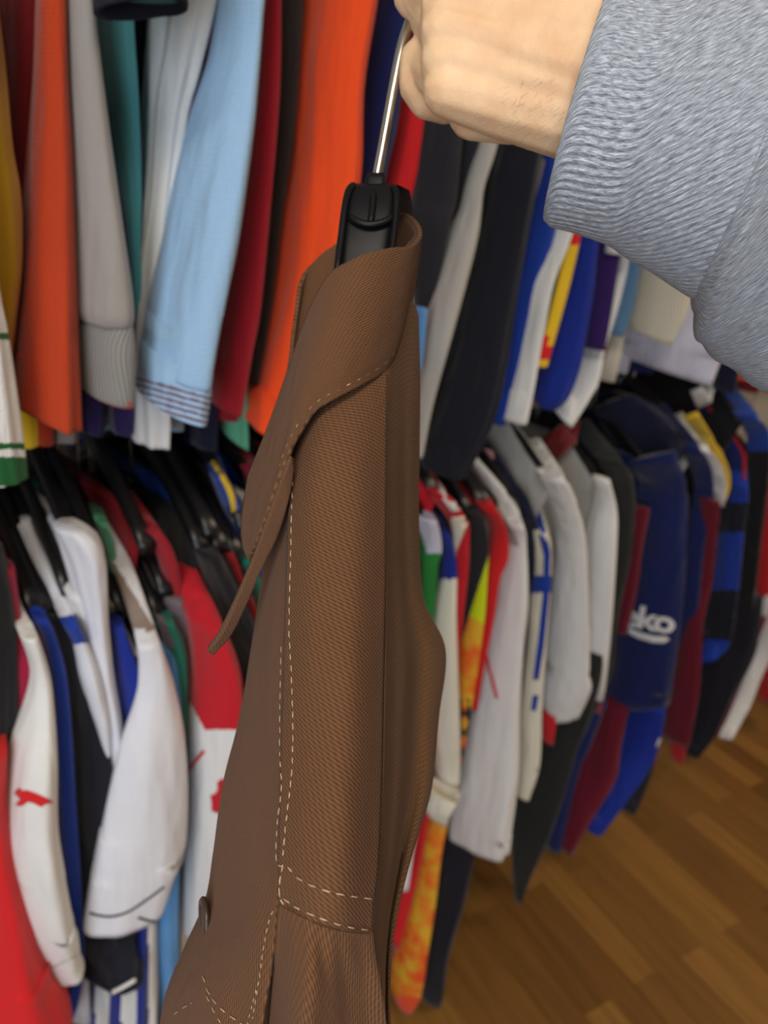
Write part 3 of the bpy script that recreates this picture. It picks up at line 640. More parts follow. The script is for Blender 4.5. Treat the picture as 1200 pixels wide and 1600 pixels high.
t, o = G('football_shirt', 'black sleeved shirt with neon yellow and orange flame print', 'shirt', 'l', lay=.5, sh=1, body=fb('charcoal'), short='black and flame printed shirt', parts=[
  ('sleeve', [((690,765),(716,750)),(800,724,753),(840,732,764),(900,732,762),(960,722,758),(1050,705,746),(1130,703,733),(1190,704,722)], FLAME, dict(fold=.02, dense=3, seg=72,
     matfn=lambda px, py: fb('charcoal') if px < 762 - (py - 872) * .32 and py < 1090 else (fb('neon') if py < 978 - (762 - px) * .5 else (fb('charcoal') if py > 1092 and (math.sin(px * .5) + math.sin(py * .21)) > -.1 else None)))),
  ('hem', [(1180,680,714),(1240,676,708),(1320,656,692),(1400,640,682),(1480,618,669),(1550,606,657),((612,1574),(642,1586))], FLAME, dict(lay=.9, fold=.05, matfn=bands((1556,1600,fb('orange')))))], hem=.42)
G('football_shirt', 'dark red strip hanging low left of the flame print hem', 'shirt', 'l', lay=1.3, tip=(668,870), body=fb('dkred'), short='dark red strip', parts=[
  ('hem', [(1000,650,685),(1250,640,672),(1350,626,656),(1430,610,637),(1480,600,624)], fb('scarlet'), {}), ('panel', [(1470,598,616),(1508,596,610)], fb('blue'), {})])
t, o = G('football_shirt', 'red shoulder and red sleeve edge, right of the flame print shirt', 'shirt', 'l', lay=.35, sh=1, body=fb('red'), short='red shirt beside the flame print', parts=[
  ('sleeve', [((716,744),(738,734)),(790,744,776),(830,764,794),(870,758,794),(900,754,782),(960,748,773),(1040,737,757),(1110,732,746)], fb('scarlet'), dict(fold=.02))])
t, o = G('football_shirt', 'big white sleeve with grey shoulder and thin red seam, lowest white hem on the right', 'shirt', 'l', lay=.15, sh=2, body=fb('palegrey'), short='big white shirt', parts=[
  ('sleeve', [((706,714),(736,702)),(770,758,796),(815,780,820),(850,788,824),(930,770,827),(1000,756,820),(1100,736,814),(1200,716,811),(1290,697,799),((690,1336),(792,1340))], fb('white'), dict(fold=.07, k=4, seed=8, matfn=lambda px, py: fb('grey') if py < 850 and px < 727 + (py - 702) * .58 else None))])
line_on('seam', [(756,1000),(764,1040),(772,1072),(777,1092)], .003, fb('red'), [o['sleeve']], t)
t, o = G('football_shirt', 'navy shirt with a small pink emblem on the shoulder', 'shirt', 'l', lay=.8, sh=2, body=fb('navy'), short='navy shirt with pink emblem', parts=[
  ('sleeve', [((736,704),(764,688)),(750,772,808),(800,806,836),(870,820,848),(950,814,850),(1050,810,843),(1130,806,830)], fb('navy'), {})])
decal('emblem', [(749,706),(757,700),(770,705),(772,716),(764,722),(752,714)], plain('pink', (214, 150, 150), .7), [o['sleeve'], o['body']], t)
t, o = G('football_shirt', 'white sleeve with vertical royal blue stripe and blue band', 'shirt', 'l', lay=.1, sh=1, body=fb('navy'), short='white shirt with blue stripe', parts=[
  ('sleeve', [((802,766),(828,748)),(830,830,858),(890,835,862),(930,829,860),(1000,824,854),(1100,814,847),(1190,806,843),((804,1246),(826,1252))], fb('cream'), dict(fold=.01, dense=3, seg=64,
     matfn=lambda px, py: fb('royal') if 899 < py < 927 else None))])
decal('stripe', [(812,744),(822,742),(845,800),(860,862),(858,930),(850,1010),(842,1062),(833,1062),(841,1000),(849,920),(850,868),(836,806)], fb('royal'), [o['sleeve'], o['body']], t)
decal('stripe', [(833,1086),(842,1086),(838,1110),(830,1110)], fb('royal'), [o['sleeve']], t)
G('football_shirt', 'white sleeve with red cuff, third white sleeve right of the flame print', 'shirt', 'l', lay=.05, sh=1, body=fb('palegrey'), short='white shirt with short red cuff', parts=[
  ('sleeve', [((812,694),(842,682)),(745,842,884),(800,860,908),(850,868,917),(950,860,920),(1050,848,919),((843,1105),(917,1078)),((852,1138),(900,1122))], fb('white'), dict(fold=.06, seed=4)),
  ('cuff', [(1120,845,868),(1162,846,864)], fb('scarlet'), dict(lay=.6, fold=.02))])
t, o = G('football_shirt', 'white shirt with dark red collar, rightmost of the white ones', 'shirt', 'l', lay=.2, tip=(952,766), body=fb('palegrey'), short='white shirt with dark red collar', a=.02, parts=[  # body coloured grey for the shade on this white cloth
  ('sleeve', [(745,925,953),(790,926,964),(840,914,964),(950,902,957),(1050,895,947),(1092,908,941)], fb('white'), dict(fold=.03)),
  ('cuff', [(1086,914,942),(1112,916,937)], fb('scarlet'), dict(lay=.2, fold=.01)),
  ('collar', [((848,688),(880,660)),((868,726),(898,692))], fb('dkred'), dict(lay=3.4, fold=.0, ratio=1.2))])
G('training_jacket', 'black green jacket with long pointed hem near the floor', 'jacket', 'l', lay=.6, sh=1, tip=(990,775), body=fb('blackgreen'), short='black green jacket', parts=[
  ('sleeve', [((888,664),(918,652)),(720,932,974),(760,948,992),(850,944,987),(950,928,967),(1050,905,952),(1110,895,930)], fb('blackgreen'), {}),
  ('hem', [(1000,860,950),(1100,848,925),(1150,838,905),(1220,818,885),(1300,796,857),(1360,797,832),(1412,804,814)], fb('blackgreen'), dict(lay=1.2, fold=.03))], hem=.42)
t, o = G('football_shirt', 'navy shirt with white lettering on its wide sleeve', 'shirt', 'l', lay=0, tip=(1030,745), body=fb('navy2'), short='navy shirt with white lettering', parts=[
  ('sleeve', [((985,726),(1050,700)),(760,1000,1070),(820,990,1070),(900,978,1066),(1000,957,1054),(1060,947,1044),((940,1100),(1036,1096)),((944,1118),(1034,1102))], fb('navy2'), dict(fold=.05, k=4)),
  ('panel', [(790,985,1016),(850,976,1004),(920,964,994),(990,952,978)], fb('maroon'), dict(lay=.6)),
  ('shoulder', [((930,640),(985,612)),((955,690),(1040,650)),((985,745),(1066,706))], fb('navy'), dict(lay=1.0, sh=3)),
  ('hem', [(1090,930,985),(1150,908,972),(1200,892,964),(1270,874,926),(1332,866,896)], fb('maroon'), dict(lay=1.2, fold=.06)),
  ('panel', [(1080,880,950),(1150,868,925),(1200,860,905),(1330,846,874)], fb('navy2'), dict(lay=1.5))], hem=.42)
NAVY_LETTER = (t, o)
t, o = G('football_shirt', 'navy and maroon shirt right of the lettered sleeve', 'shirt', 'l', lay=.4, sh=1, body=fb('navy'), short='navy and maroon shirt', parts=[
  ('sleeve', [((1010,640),(1036,628)),(700,1060,1094),(760,1084,1114),(850,1070,1099),(960,1052,1088),(1010,1050,1076)], fb('navy2'), {}),
  ('panel', [(780,1094,1125),(900,1084,1112),(970,1066,1098),(1060,1046,1092),(1130,1034,1080),(1160,1030,1074)], fb('maroon'), dict(lay=-.25)),
  ('cuff', [(1140,1040,1074),(1172,1046,1070),(1192,1050,1066)], fb('red'), dict(lay=-.1)),
  ('hem', [(1095,985,1040),(1150,968,1030),(1200,950,1006),(1302,910,938)], fb('cobalt'), dict(lay=1.3, fold=.06)),
  ('panel', [(1130,1000,1032),(1200,985,1018),(1268,964,992)], fb('charcoal'), dict(lay=1.6))], hem=.42)
decal('tag', [(1040,1132),(1048,1136),(1046,1165),(1036,1172),(1024,1166),(1030,1152)], fb('white'), [o['panel'], o['cuff'], o['sleeve'], o['hem']], t)
G('football_shirt', 'white shirt with bright yellow shoulder edge', 'shirt', 'l', lay=.3, sh=1, body=fb('palegrey'), short='white shirt with yellow shoulder', parts=[
  ('sleeve', [((1034,658),(1064,642)),(700,1072,1108),(745,1100,1132),(790,1114,1130)], fb('white'), {}),
  ('stripe', [((1068,652),(1088,642)),(690,1096,1118),(725,1114,1137),(755,1124,1141),(782,1125,1134)], fb('yellow'), dict(lay=.15, fold=0))])
t, o = G('football_shirt', 'royal blue shirt with dark sleeve bands and red shoulder piping', 'shirt', 'l', lay=.2, sh=2, body=fb('navy'), short='royal blue shirt with dark bands', parts=[
  ('sleeve', [((1078,642),(1104,630)),(690,1120,1152),(760,1144,1169),(830,1124,1162),(920,1114,1153),(1000,1094,1139),((1088,1040),(1116,1030))], fb('royal'), dict(dense=4, matfn=bands((600,735,fb('navy2')),(785,832,fb('midnight')),(922,1000,fb('midnight'))))),
  ('collar', [((1080,612),(1096,602)),((1092,640),(1110,628))], fb('white'), dict(lay=3.0, fold=0))])
line_on('piping', [(1106,636),(1130,662),(1152,692),(1162,716),(1162,752)], .0042, fb('crimson'), [o['sleeve'], o['body']], t)
G('football_shirt', 'bright blue shirt shoulder with a black sleeve, near the right edge', 'shirt', 'l', lay=.4, sh=1, body=fb('black'), short='bright blue shirt with black sleeve', parts=[
  ('sleeve', [((1112,610),(1140,596)),(650,1148,1184),(700,1168,1204),(850,1150,1188),(950,1138,1177),(1012,1134,1165)], fb('black'), dict(dense=4, matfn=bands((500,705,fb('blue')))))])
G('football_shirt', 'scarlet sleeve ending in white at the right edge', 'shirt', 'l', lay=.5, sh=1, body=fb('scarlet'), short='scarlet shirt at the right edge', parts=[
  ('sleeve', [(690,1178,1215),(740,1186,1222),(850,1178,1212),(935,1170,1202),(960,1172,1196)], fb('scarlet'), dict(matfn=bands((932,1000,fb('white')))))])
G('football_shirt', 'black body hanging low under the royal blue banded sleeve', 'shirt', 'l', lay=1.0, tip=(1150,760), body=fb('black'), short='black shirt on the right', parts=[
  ('hem', [(920,1120,1190),(1000,1100,1178),(1080,1085,1142),(1140,1075,1117),(1182,1070,1090)], fb('midnight'), {})], hem=.6)
G('football_shirt', 'white and maroon striped long hem, rightmost above the floor', 'shirt', 'l', lay=.7, tip=(1205,770), body=fb('maroon'), short='white and maroon striped shirt', parts=[
  ('hem', [(940,1184,1222),(1000,1172,1210),(1050,1156,1190),(1100,1136,1170),((1112,1150),(1142,1156))], fb('white'), {}),
  ('stripe', [(960,1172,1198),(1050,1140,1164),(1110,1118,1140),(1150,1104,1122)], fb('maroon'), dict(lay=1.0))], hem=.6)
G('football_shirt', 'red hem hanging at the right edge above the floor', 'shirt', 'l', lay=.9, tip=(1240,780), body=fb('scarlet'), short='red shirt at the right edge', parts=[
  ('hem', [(950,1200,1240),(1040,1189,1226),(1102,1184,1220)], fb('scarlet'), {})], hem=.6)
G('tracksuit_trousers', 'dark navy trousers hanging lowest behind the flame print hem', 'trousers', 'l', lay=1.2, tip=(770,790), body=fb('navy'), short='dark navy trousers', parts=[
  ('leg', [(1200,715,770),(1330,688,742),(1400,674,726),(1480,655,703),(1550,645,693),((650,1568),(688,1574))], fb('midnight'), dict(fold=.04))], hem=.45)
# lower rail hidden behind the brown jacket
for (kx, key, bk, word) in ((425,'white','white','white shirt'),(462,'cobalt','cobalt','cobalt shirt'),(500,'scarlet','scarlet','scarlet shirt'),(538,'black','black','black shirt'),(574,'palegrey','palegrey','pale grey shirt'),(612,'navy','navy','navy shirt')):
    G('football_shirt', word + ' on the lower rail directly behind the brown jacket', 'shirt', 'l', lay=.8, sh=1, body=fb(bk), short=word + ' hidden behind the jacket', parts=[
      ('sleeve', [((kx-34,752),(kx-8,742)),(840,kx,kx+34),(900,kx+8,kx+44),(1060,kx,kx+38),(1180,kx-6,kx+30)], fb(key), {})])
# lettering on the navy sleeve
def lettering():
    t, o = NAVY_LETTER
    bv = bvh_of([o['sleeve']])
    cu = bpy.data.curves.new('lettering', 'FONT'); cu.body = 'eko'; cu.size = 1; cu.offset = .025; cu.space_character = .88; cu.resolution_u = 4
    tmp = bpy.data.objects.new('tmp', cu); COL.objects.link(tmp)
    dg = bpy.context.evaluated_depsgraph_get(); me = bpy.data.meshes.new_from_object(tmp.evaluated_get(dg))
    bm = bmesh.new(); bm.from_mesh(me); bmesh.ops.triangulate(bm, faces=bm.faces[:])
    x0 = min(v.co.x for v in bm.verts); x1 = max(v.co.x for v in bm.verts)
    V, Fc = [], []
    for v in bm.verts:
        a = (v.co.x - x0) / (x1 - x0); b = v.co.y
        px = 970 + a * 82 + b * 8; py = 975 + a * 14 - b * 48
        V.append(hit(bv, px, py, .0025, None))
    bm.verts.index_update()
    Fc = [[v.index for v in f.verts] for f in bm.faces if all(V[v.index] is not None for v in f.verts)]
    V = [v if v is not None else Vector() for v in V]
    used = sorted({i for q in Fc for i in q}); mp = {i: k for k, i in enumerate(used)}
    q = link('lettering', [V[i] for i in used], [tuple(mp[i] for i in f) for f in Fc], fb('white'), t, smooth=False)
    md = q.modifiers.new('thickness', 'SOLIDIFY'); md.thickness = .0006
    bm.free(); bpy.data.objects.remove(tmp); bpy.data.curves.remove(cu); bpy.data.meshes.remove(me)
    decal('swoosh_print', [(980,979),(1000,987),(1022,993),(1040,994),(1046,998),(1038,1004),(1020,1003),(998,997),(981,988)], fb('white'), [o['sleeve']], t, off=.0025)
lettering()

# ------------------------------------------------------------------ the brown jacket held up in front
BROWN = (103, 71, 48)
JC = U(560, 900, .33)
jacket = thing('work_jacket', JC, 'brown twill work jacket with pale contrast stitching, held up in front', 'jacket')
def patch(name, rows, mat, nu=10, nv=12, thick=.0012, und=None, parent=jacket):
    """rows: lists of (px, py, depth); a smooth cloth panel through them"""
    P = [[U(*q) for q in r] for r in rows]
    nr, nc = len(P), len(P[0]); V, T = [], []
    M_ = (nr - 1) * nv; N_ = (nc - 1) * nu
    for i in range(M_ + 1):
        t = i / nv
        cols = [cr1([P[r][c] for r in range(nr)], min(t, nr - 1 - 1e-9) if t < nr - 1 else nr - 1.0) for c in range(nc)]
        for j in range(N_ + 1):
            s = j / nu
            p = cr1(cols, s)
            if und: p = p + (p - EYE).normalized() * und(s / (nc - 1), t / (nr - 1))
            V.append(p)
    w = N_ + 1; Fc = [(i * w + j, i * w + j + 1, (i + 1) * w + j + 1, (i + 1) * w + j) for i in range(M_) for j in range(N_)]
    vv = [0.0] * (M_ + 1); mid = N_ // 2
    for i in range(1, M_ + 1): vv[i] = vv[i - 1] + (V[i * w + mid] - V[(i - 1) * w + mid]).length
    T = []
    for i in range(M_ + 1):
        uu = [0.0]
        for j in range(1, w): uu.append(uu[-1] + (V[i * w + j] - V[i * w + j - 1]).length)
        T += [(u - uu[mid], vv[i]) for u in uu]
    o = link(name, V, Fc, mat, parent, None, T)
    BV[o.name] = (V, Fc)
    md = o.modifiers.new('thickness', 'SOLIDIFY'); md.thickness = thick; md.offset = 0
    return o
wv = lambda *a: sum(amp * math.sin(2 * math.pi * (f * x + g)) for amp, f, x, g in a)

# shoulder panel: from the collar down the hanger's arm to the armhole seam
shoulder = patch('shoulder_panel', [
  [(486,560,.332),(530,540,.328),(575,525,.330),(600,510,.340)],
  [(466,640,.320),(510,625,.311),(560,605,.313),(604,575,.327)],
  [(455,720,.309),(500,710,.296),(552,700,.296),(603,680,.314)],
  [(452,800,.301),(497,800,.287),(552,800,.286),(602,790,.304)],
  [(448,920,.289),(495,925,.274),(550,925,.273),(601,920,.291)],
  [(444,1060,.274),(492,1065,.259),(548,1070,.258),(598,1070,.277)],
  [(440,1200,.259),(488,1215,.245),(542,1225,.244),(595,1230,.262)],
  [(437,1320,.249),(485,1335,.236),(538,1345,.236),(590,1345,.252)],
  [(436,1378,.245),(482,1400,.233),(534,1415,.233),(582,1420,.246)],
  [(437,1412,.244),(482,1435,.233),(532,1452,.233),(580,1458,.245)],
  ], twill('twill_shoulder', BROWN, 62), und=lambda s, t: wv((.0008, 1.5, s + t * .6, .1), (.0006, 3, t, .3)))
# front panel: falls away to the left of the seam
front = patch('front_panel', [
  [(470,600,.375),(455,640,.345),(455,660,.330),(470,650,.321)],
  [(440,740,.372),(425,770,.348),(438,770,.322),(459,760,.309)],
  [(432,850,.370),(413,880,.345),(430,885,.315),(453,880,.298)],
  [(420,960,.366),(396,1000,.342),(418,1005,.306),(449,1000,.286)],
  [(405,1080,.360),(376,1120,.336),(404,1125,.298),(445,1120,.272)],
  [(380,1190,.354),(350,1225,.330),(392,1235,.288),(441,1230,.261)],
  [(360,1300,.348),(335,1335,.324),(384,1345,.280),(437,1345,.252)],
  [(352,1370,.344),(322,1410,.320),(378,1425,.274),(433,1430,.248)],
  [(320,1450,.342),(288,1490,.318),(358,1505,.268),(424,1515,.246)],
  [(290,1530,.340),(258,1570,.316),(342,1585,.266),(410,1600,.247)],
  [(280,1640,.340),(245,1680,.318),(330,1695,.268),(398,1710,.250)],
  ], twill('twill_front', BROWN, 14), und=lambda s, t: wv((.0010, 1.2, s + t * .8, .2), (.0012, 2.5, s - t, .5)) * (.4 + t))
# sleeve hanging from the armhole seam
sleeve = patch('sleeve', [
  [(437,1408,.2445),(482,1431,.2338),(532,1448,.2338),(582,1454,.2455)],
  [(434,1450,.246),(484,1470,.232),(534,1486,.236),(586,1490,.248)],
  [(428,1510,.249),(486,1530,.229),(540,1540,.243),(595,1540,.252)],
  [(420,1600,.254),(480,1615,.230),(546,1620,.250),(604,1610,.258)],
  [(408,1720,.262),(470,1740,.238),(548,1745,.258),(612,1730,.268)],
  [(396,1840,.275),(462,1865,.250),(548,1870,.270),(618,1850,.280)],
  ], twill('twill_sleeve', BROWN, 8), nu=14, und=lambda s, t: .0022 * t * math.sin(2 * math.pi * (2.6 * s + .15)) + .0008 * math.sin(2 * math.pi * (5 * s)) * min(1, t * 4) * (1 - t))
# back panel: behind the ridge, further off
back = patch('back_panel', [
  [(612,480,0.336),(640,470,0.351),(652,500,0.371),(630,510,0.419)],
  [(605,585,0.327),(634,585,0.351),(655,600,0.378),(630,605,0.441)],
  [(602,690,0.316),(632,692,0.349),(654,700,0.384),(630,705,0.463)],
  [(601,800,0.304),(630,806,0.345),(653,820,0.384),(625,825,0.477)],
  [(600,920,0.292),(634,920,0.340),(660,935,0.379),(625,940,0.482)],
  [(598,1030,0.281),(645,1020,0.336),(694,1015,0.374),(640,1020,0.488)],
  [(596,1140,0.271),(640,1130,0.326),(684,1120,0.364),(640,1130,0.478)],
  [(594,1235,0.263),(632,1240,0.317),(672,1235,0.349),(635,1250,0.469)],
  [(588,1350,0.253),(615,1350,0.307),(642,1335,0.339),(610,1360,0.451)],
  [(580,1450,0.247),(600,1455,0.298),(616,1445,0.331),(590,1460,0.433)],
  [(590,1545,0.253),(598,1560,0.301),(607,1550,0.328),(580,1570,0.419)],
  [(600,1700,0.266),(604,1715,0.306),(610,1720,0.334),(580,1740,0.413)],
  ], twill('twill_back', (100, 71, 46), -30), nu=16, und=lambda s, t: wv((.008, 1.7, s + t * .25, .1), (.006, 3.3, s - t * .2, .4)) * min(1, t * 2) * min(1, s * 3) * min(1, (1.15 - s) * 3))
# far side of the garment, closing the shape behind
far_p = patch('front_panel', [
  [(470,600,.375),(560,560,.46),(630,510,.44)],
  [(432,850,.370),(530,850,.50),(625,825,.52)],
  [(405,1080,.360),(520,1080,.50),(640,1040,.54)],
  [(360,1300,.348),(490,1300,.48),(625,1290,.52)],
  [(290,1530,.340),(440,1540,.45),(585,1540,.47)],
  [(280,1640,.340),(440,1660,.44),(580,1740,.45)],
  ], twill('twill_far', (110, 80, 56), 10), nu=8, nv=8)
# collar: turned-down collar wrapped round the hanger's neck
cmat = twill('twill_collar', BROWN, 74, .0013)
collar = patch('collar', [
  # top fold edge, from the back of the neck round the near side to the front point
  [(600,336,.385),(630,334,.382),(648,346,.368),(656,366,.350),(641,384,.334),(609,388,.323),(574,397,.317),(545,411,.317),(520,427,.320),(499,458,.324),(478,505,.328),(455,572,.332),(424,660,.336),(389,748,.340)],
  [(606,372,.395),(632,376,.392),(650,384,.378),(652,400,.356),(632,458,.334),(597,472,.319),(560,480,.311),(528,496,.309),(502,520,.310),(481,556,.312),(460,604,.314),(436,665,.317),(407,745,.321),(380,815,.330)],
  [(616,420,.40),(632,426,.40),(645,440,.385),(641,462,.360),(618,535,.332),(583,553,.315),(545,566,.306),(512,585,.303),(485,608,.302),(465,642,.302),(446,690,.303),(424,752,.306),(402,812,.312),(382,852,.322)],
  [(618,440,.40),(632,448,.40),(640,470,.388),(629,520,.354),(605,572,.328),(562,602,.309),(521,625,.3010),(492,644,.2985),(467,682,.297),(451,712,.296),(436,752,.2965),(420,800,.2985),(404,846,.304),(390,874,.314)],
  ], cmat, nu=10, nv=14, thick=.0022)
# hanging collar point seen almost edge on
point = patch('collar_point', [
  [(452,712,.2960),(455,730,.2985)],
  [(436,755,.2960),(448,785,.2995)],
  [(416,812,.2985),(432,838,.303)],
  [(396,868,.304),(408,888,.307)],
  [(371,930,.309),(386,938,.312)],
  [(346,985,.315),(362,985,.318)],
  [(325,1014,.320),(333,1020,.322)],
  ], twill('twill_point', (104, 74, 54), 84, .0008), nu=6, nv=8, thick=.003)
far_collar = patch('collar', [
  [(560,352,.385),(528,380,.386),(502,398,.386),(480,420,.384),(468,446,.380)],
  [(560,420,.385),(520,440,.386),(492,455,.386),(470,480,.384),(458,520,.380)],
  [(540,520,.385),(510,540,.386),(480,550,.386),(458,570,.384),(446,600,.380)],
  [(500,640,.380),(480,650,.382),(450,670,.384),(425,690,.384),(405,712,.380)],
  ], cmat, nu=8, nv=8, thick=.002)
# inside of the collar stand, wrapping behind the hanger
stand = patch('collar_stand', [
  [(600,336,.387),(626,336,.384),(644,348,.370),(650,366,.352),(636,384,.337)],
  [(596,400,.39),(618,400,.388),(634,404,.372),(638,412,.354),(626,424,.338)],
  [(590,470,.39),(610,470,.388),(622,470,.372),(622,470,.354),(612,480,.338)],
  ], twill('twill_inside', (92, 66, 46), 40), nu=8, nv=8)
THREAD = plain('thread', (190, 166, 132), .85)
THREAD2 = plain('brown_thread', (150, 118, 88), .8)
near = [shoulder, front, sleeve, collar, point]
def stitch(pts, rad=.00028, objs=near, mat=THREAD, dash=(11, 7), off=.0009):
    return line_on('stitching', pts, rad * .74, mat, objs, jacket, off, dash, 1.0)
stitch([(624,536),(600,566),(566,589),(530,609),(497,629),(470,660),(452,698),(440,730)], .00034, [collar], dash=(10, 7))
stitch([(461,716),(459,790),(457,880),(455,980),(459,1060),(461,1140),(459,1210),(450,1290),(445,1345)], .00028)
stitch([(443,1010),(441,1100),(441,1180),(443,1230),(437,1290),(436,1345),(446,1354)], .00026)
stitch([(446,1350),(441,1375),(440,1398),(447,1412)], .0003, dash=(14, 4))
stitch([(453,1354),(470,1372),(500,1387),(540,1398),(578,1404)], .0003, dash=(12, 9))
stitch([(446,1402),(468,1417),(500,1431),(540,1446),(576,1453)], .0003, dash=(12, 9))
stitch([(435,1410),(424,1440),(416,1475),(408,1530),(398,1590)], .0002, dash=(8, 6))
stitch([(320,1525),(330,1552),(352,1578),(388,1602)], .00028, [front], dash=(11, 8))
stitch([(326,1556),(338,1580),(350,1600)], .00026, [front], dash=(11, 8))
stitch([(275,1585),(290,1574),(304,1566)], .0002, [front], dash=(9, 7))
stitch([(404,1545),(396,1575),(390,1600)], .0002, [front], dash=(7, 6))
stitch([(612,690),(628,684),(645,686)], .0003, [back], THREAD2, dash=(30, 2))
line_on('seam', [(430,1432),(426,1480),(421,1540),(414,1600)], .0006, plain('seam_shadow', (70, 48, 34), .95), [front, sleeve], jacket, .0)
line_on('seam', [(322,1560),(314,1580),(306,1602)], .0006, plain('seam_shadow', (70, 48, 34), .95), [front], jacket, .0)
line_on('seam', [(438,1412),(482,1435),(532,1452),(579,1458)], .0007, cmat, [shoulder, sleeve], jacket, .0)
def button(c, nrm, r, mat):
    nrm = nrm.normalized(); a = nrm.orthogonal().normalized(); b = nrm.cross(a)
    prof = [(0, .0011), (.55, .0011), (.62, .0016), (.9, .0017), (1, .0008), (.96, -.0004), (0, -.0006)]
    rings = [[c + (a * math.cos(q) + b * math.sin(q)) * max(r * p, 1e-5) + nrm * h for q in [2 * math.pi * k / 20 for k in range(20)]] for p, h in prof]
    V, Fc, T = loft(rings, True, True, True); return link('button', V, Fc, mat, jacket)
BTN = plain('button_horn', (62, 50, 42), .35)
button(U(321,1434,.306), (-CR * .92 - CF * .38), .0080, BTN)
button(U(598,1462,.375), (CR * .6 - CF * .8), .0048, BTN)

# ------------------------------------------------------------------ the black hanger inside it
hg = thing('clothes_hanger', U(590, 290, .35), 'glossy black plastic hanger with chrome hook gripped by the hand', 'clothes hanger')
PLG = plain('glossy_black_plastic', (13, 14, 17), .42, spec=.22)
def bar(name, secs, mat, nseg=28, ex=.45):
    rings = []
    for (px, py, d, w, h) in secs:
        c = U(px, py, d); hw = w / 2 / F * d
        rings.append([c + CR * (hw * math.copysign(abs(math.cos(q)) ** ex, math.cos(q))) + CF * (h * math.copysign(abs(math.sin(q)) ** ex, math.sin(q))) - CD * (h * .25 * math.copysign(abs(math.sin(q)) ** ex, math.sin(q))) for q in [2 * math.pi * k / nseg for k in range(nseg)]])
    V, Fc, T = loft(rings, True, True, True); return link(name, V, Fc, mat, hg)
bar('neck', [(588,272,.350,26,.0036),(587,280,.350,31,.0044),(585,296,.350,34,.0046),(583,312,.350,36,.005)], PLG)
bar('arm', [(583,290,.352,66,.006),(582,296,.351,78,.0085),(580,306,.350,82,.0095),(576,340,.347,86,.0098),(569,390,.345,88,.0095),(564,430,.343,86,.008),(556,600,.338,86,.007),(540,800,.318,92,.007),(520,1080,.286,104,.007),(508,1300,.262,104,.006),(505,1345,.257,92,.004)], PLG)
bar('arm', [(592,292,.358,66,.006),(600,300,.372,80,.009),(606,330,.41,78,.010),(612,390,.46,74,.010),(618,450,.50,70,.008)], PLG)
# raised side ribs and centre ridge of the end plate
def ridge(px):
    V, Fc, T = tube(smoothpts([U(*p) for p in px], 4), [.0011] + [.0016] * (4 * (len(px) - 1) - 1) + [.0011], 10); link('rib', V, Fc, PLG, hg)
ridge([(553,288,.3435),(544,300,.3400),(538,330,.336),(532,380,.332),(526,425,.328)])
ridge([(613,292,.3435),(620,304,.3405),(618,340,.337),(613,385,.333),(606,430,.329)])
ridge([(584,300,.3400),(582,325,.3375),(579,348,.335)])
ridge([(545,338,.3365),(560,347,.335),(579,351,.3345),(600,347,.335),(614,338,.3365)])
STEEL = plain('steel', (205, 203, 198), .22, 1.0)
hk = [(588,282,.350),(597,235,.349),(606,185,.348),(616,130,.347),(626,80,.347),(637,42,.348),(652,5,.350),(664,-40,.351),(662,-90,.352),(640,-128,.353),(606,-142,.354),(572,-128,.355),(556,-96,.356)]
V, Fc, T = tube(smoothpts([U(*p) for p in hk], 6), .00235, 16); link('hook', V, Fc, STEEL, hg)

# ------------------------------------------------------------------ the hand
def blob_mesh(name, chains, mat, parent, vox=.001, smooth=9):
    bm = bmesh.new()
    for ch in chains:
        pts = [(U(*c[:3]), c[3]) for c in ch]
        for (p, r), (q, s) in zip(pts, pts[1:]):
            n = max(2, int((q - p).length / (min(r, s) * .28)))
            for i in range(n + 1):
                f = i / n; c = p.lerp(q, f); rr = r + (s - r) * f
                bmesh.ops.create_icosphere(bm, subdivisions=2, radius=rr, matrix=Matrix.Translation(c))
    me = bpy.data.meshes.new('tmp'); bm.to_mesh(me); bm.free()
    t = bpy.data.objects.new('tmp', me); COL.objects.link(t)
    a = t.modifiers.new('r', 'REMESH'); a.mode = 'VOXEL'; a.voxel_size = vox; a.use_smooth_shade = True
    b = t.modifiers.new('s', 'SMOOTH'); b.factor = .5; b.iterations = smooth
    dg = bpy.context.evaluated_depsgraph_get(); m2 = bpy.data.meshes.new_from_object(t.evaluated_get(dg))
    V = [v.co.copy() for v in m2.vertices]; Fc = [tuple(p.vertices) for p in m2.polygons]
    bpy.data.objects.remove(t); bpy.data.meshes.remove(me); bpy.data.meshes.remove(m2)
    o = link(name, V, Fc, mat, parent); BV[o.name] = (V, Fc); return o
person = thing('person', U(800, 100, .32), 'hand of a person in a blue-grey ribbed sweater gripping the hanger hook', 'person')
K = .001
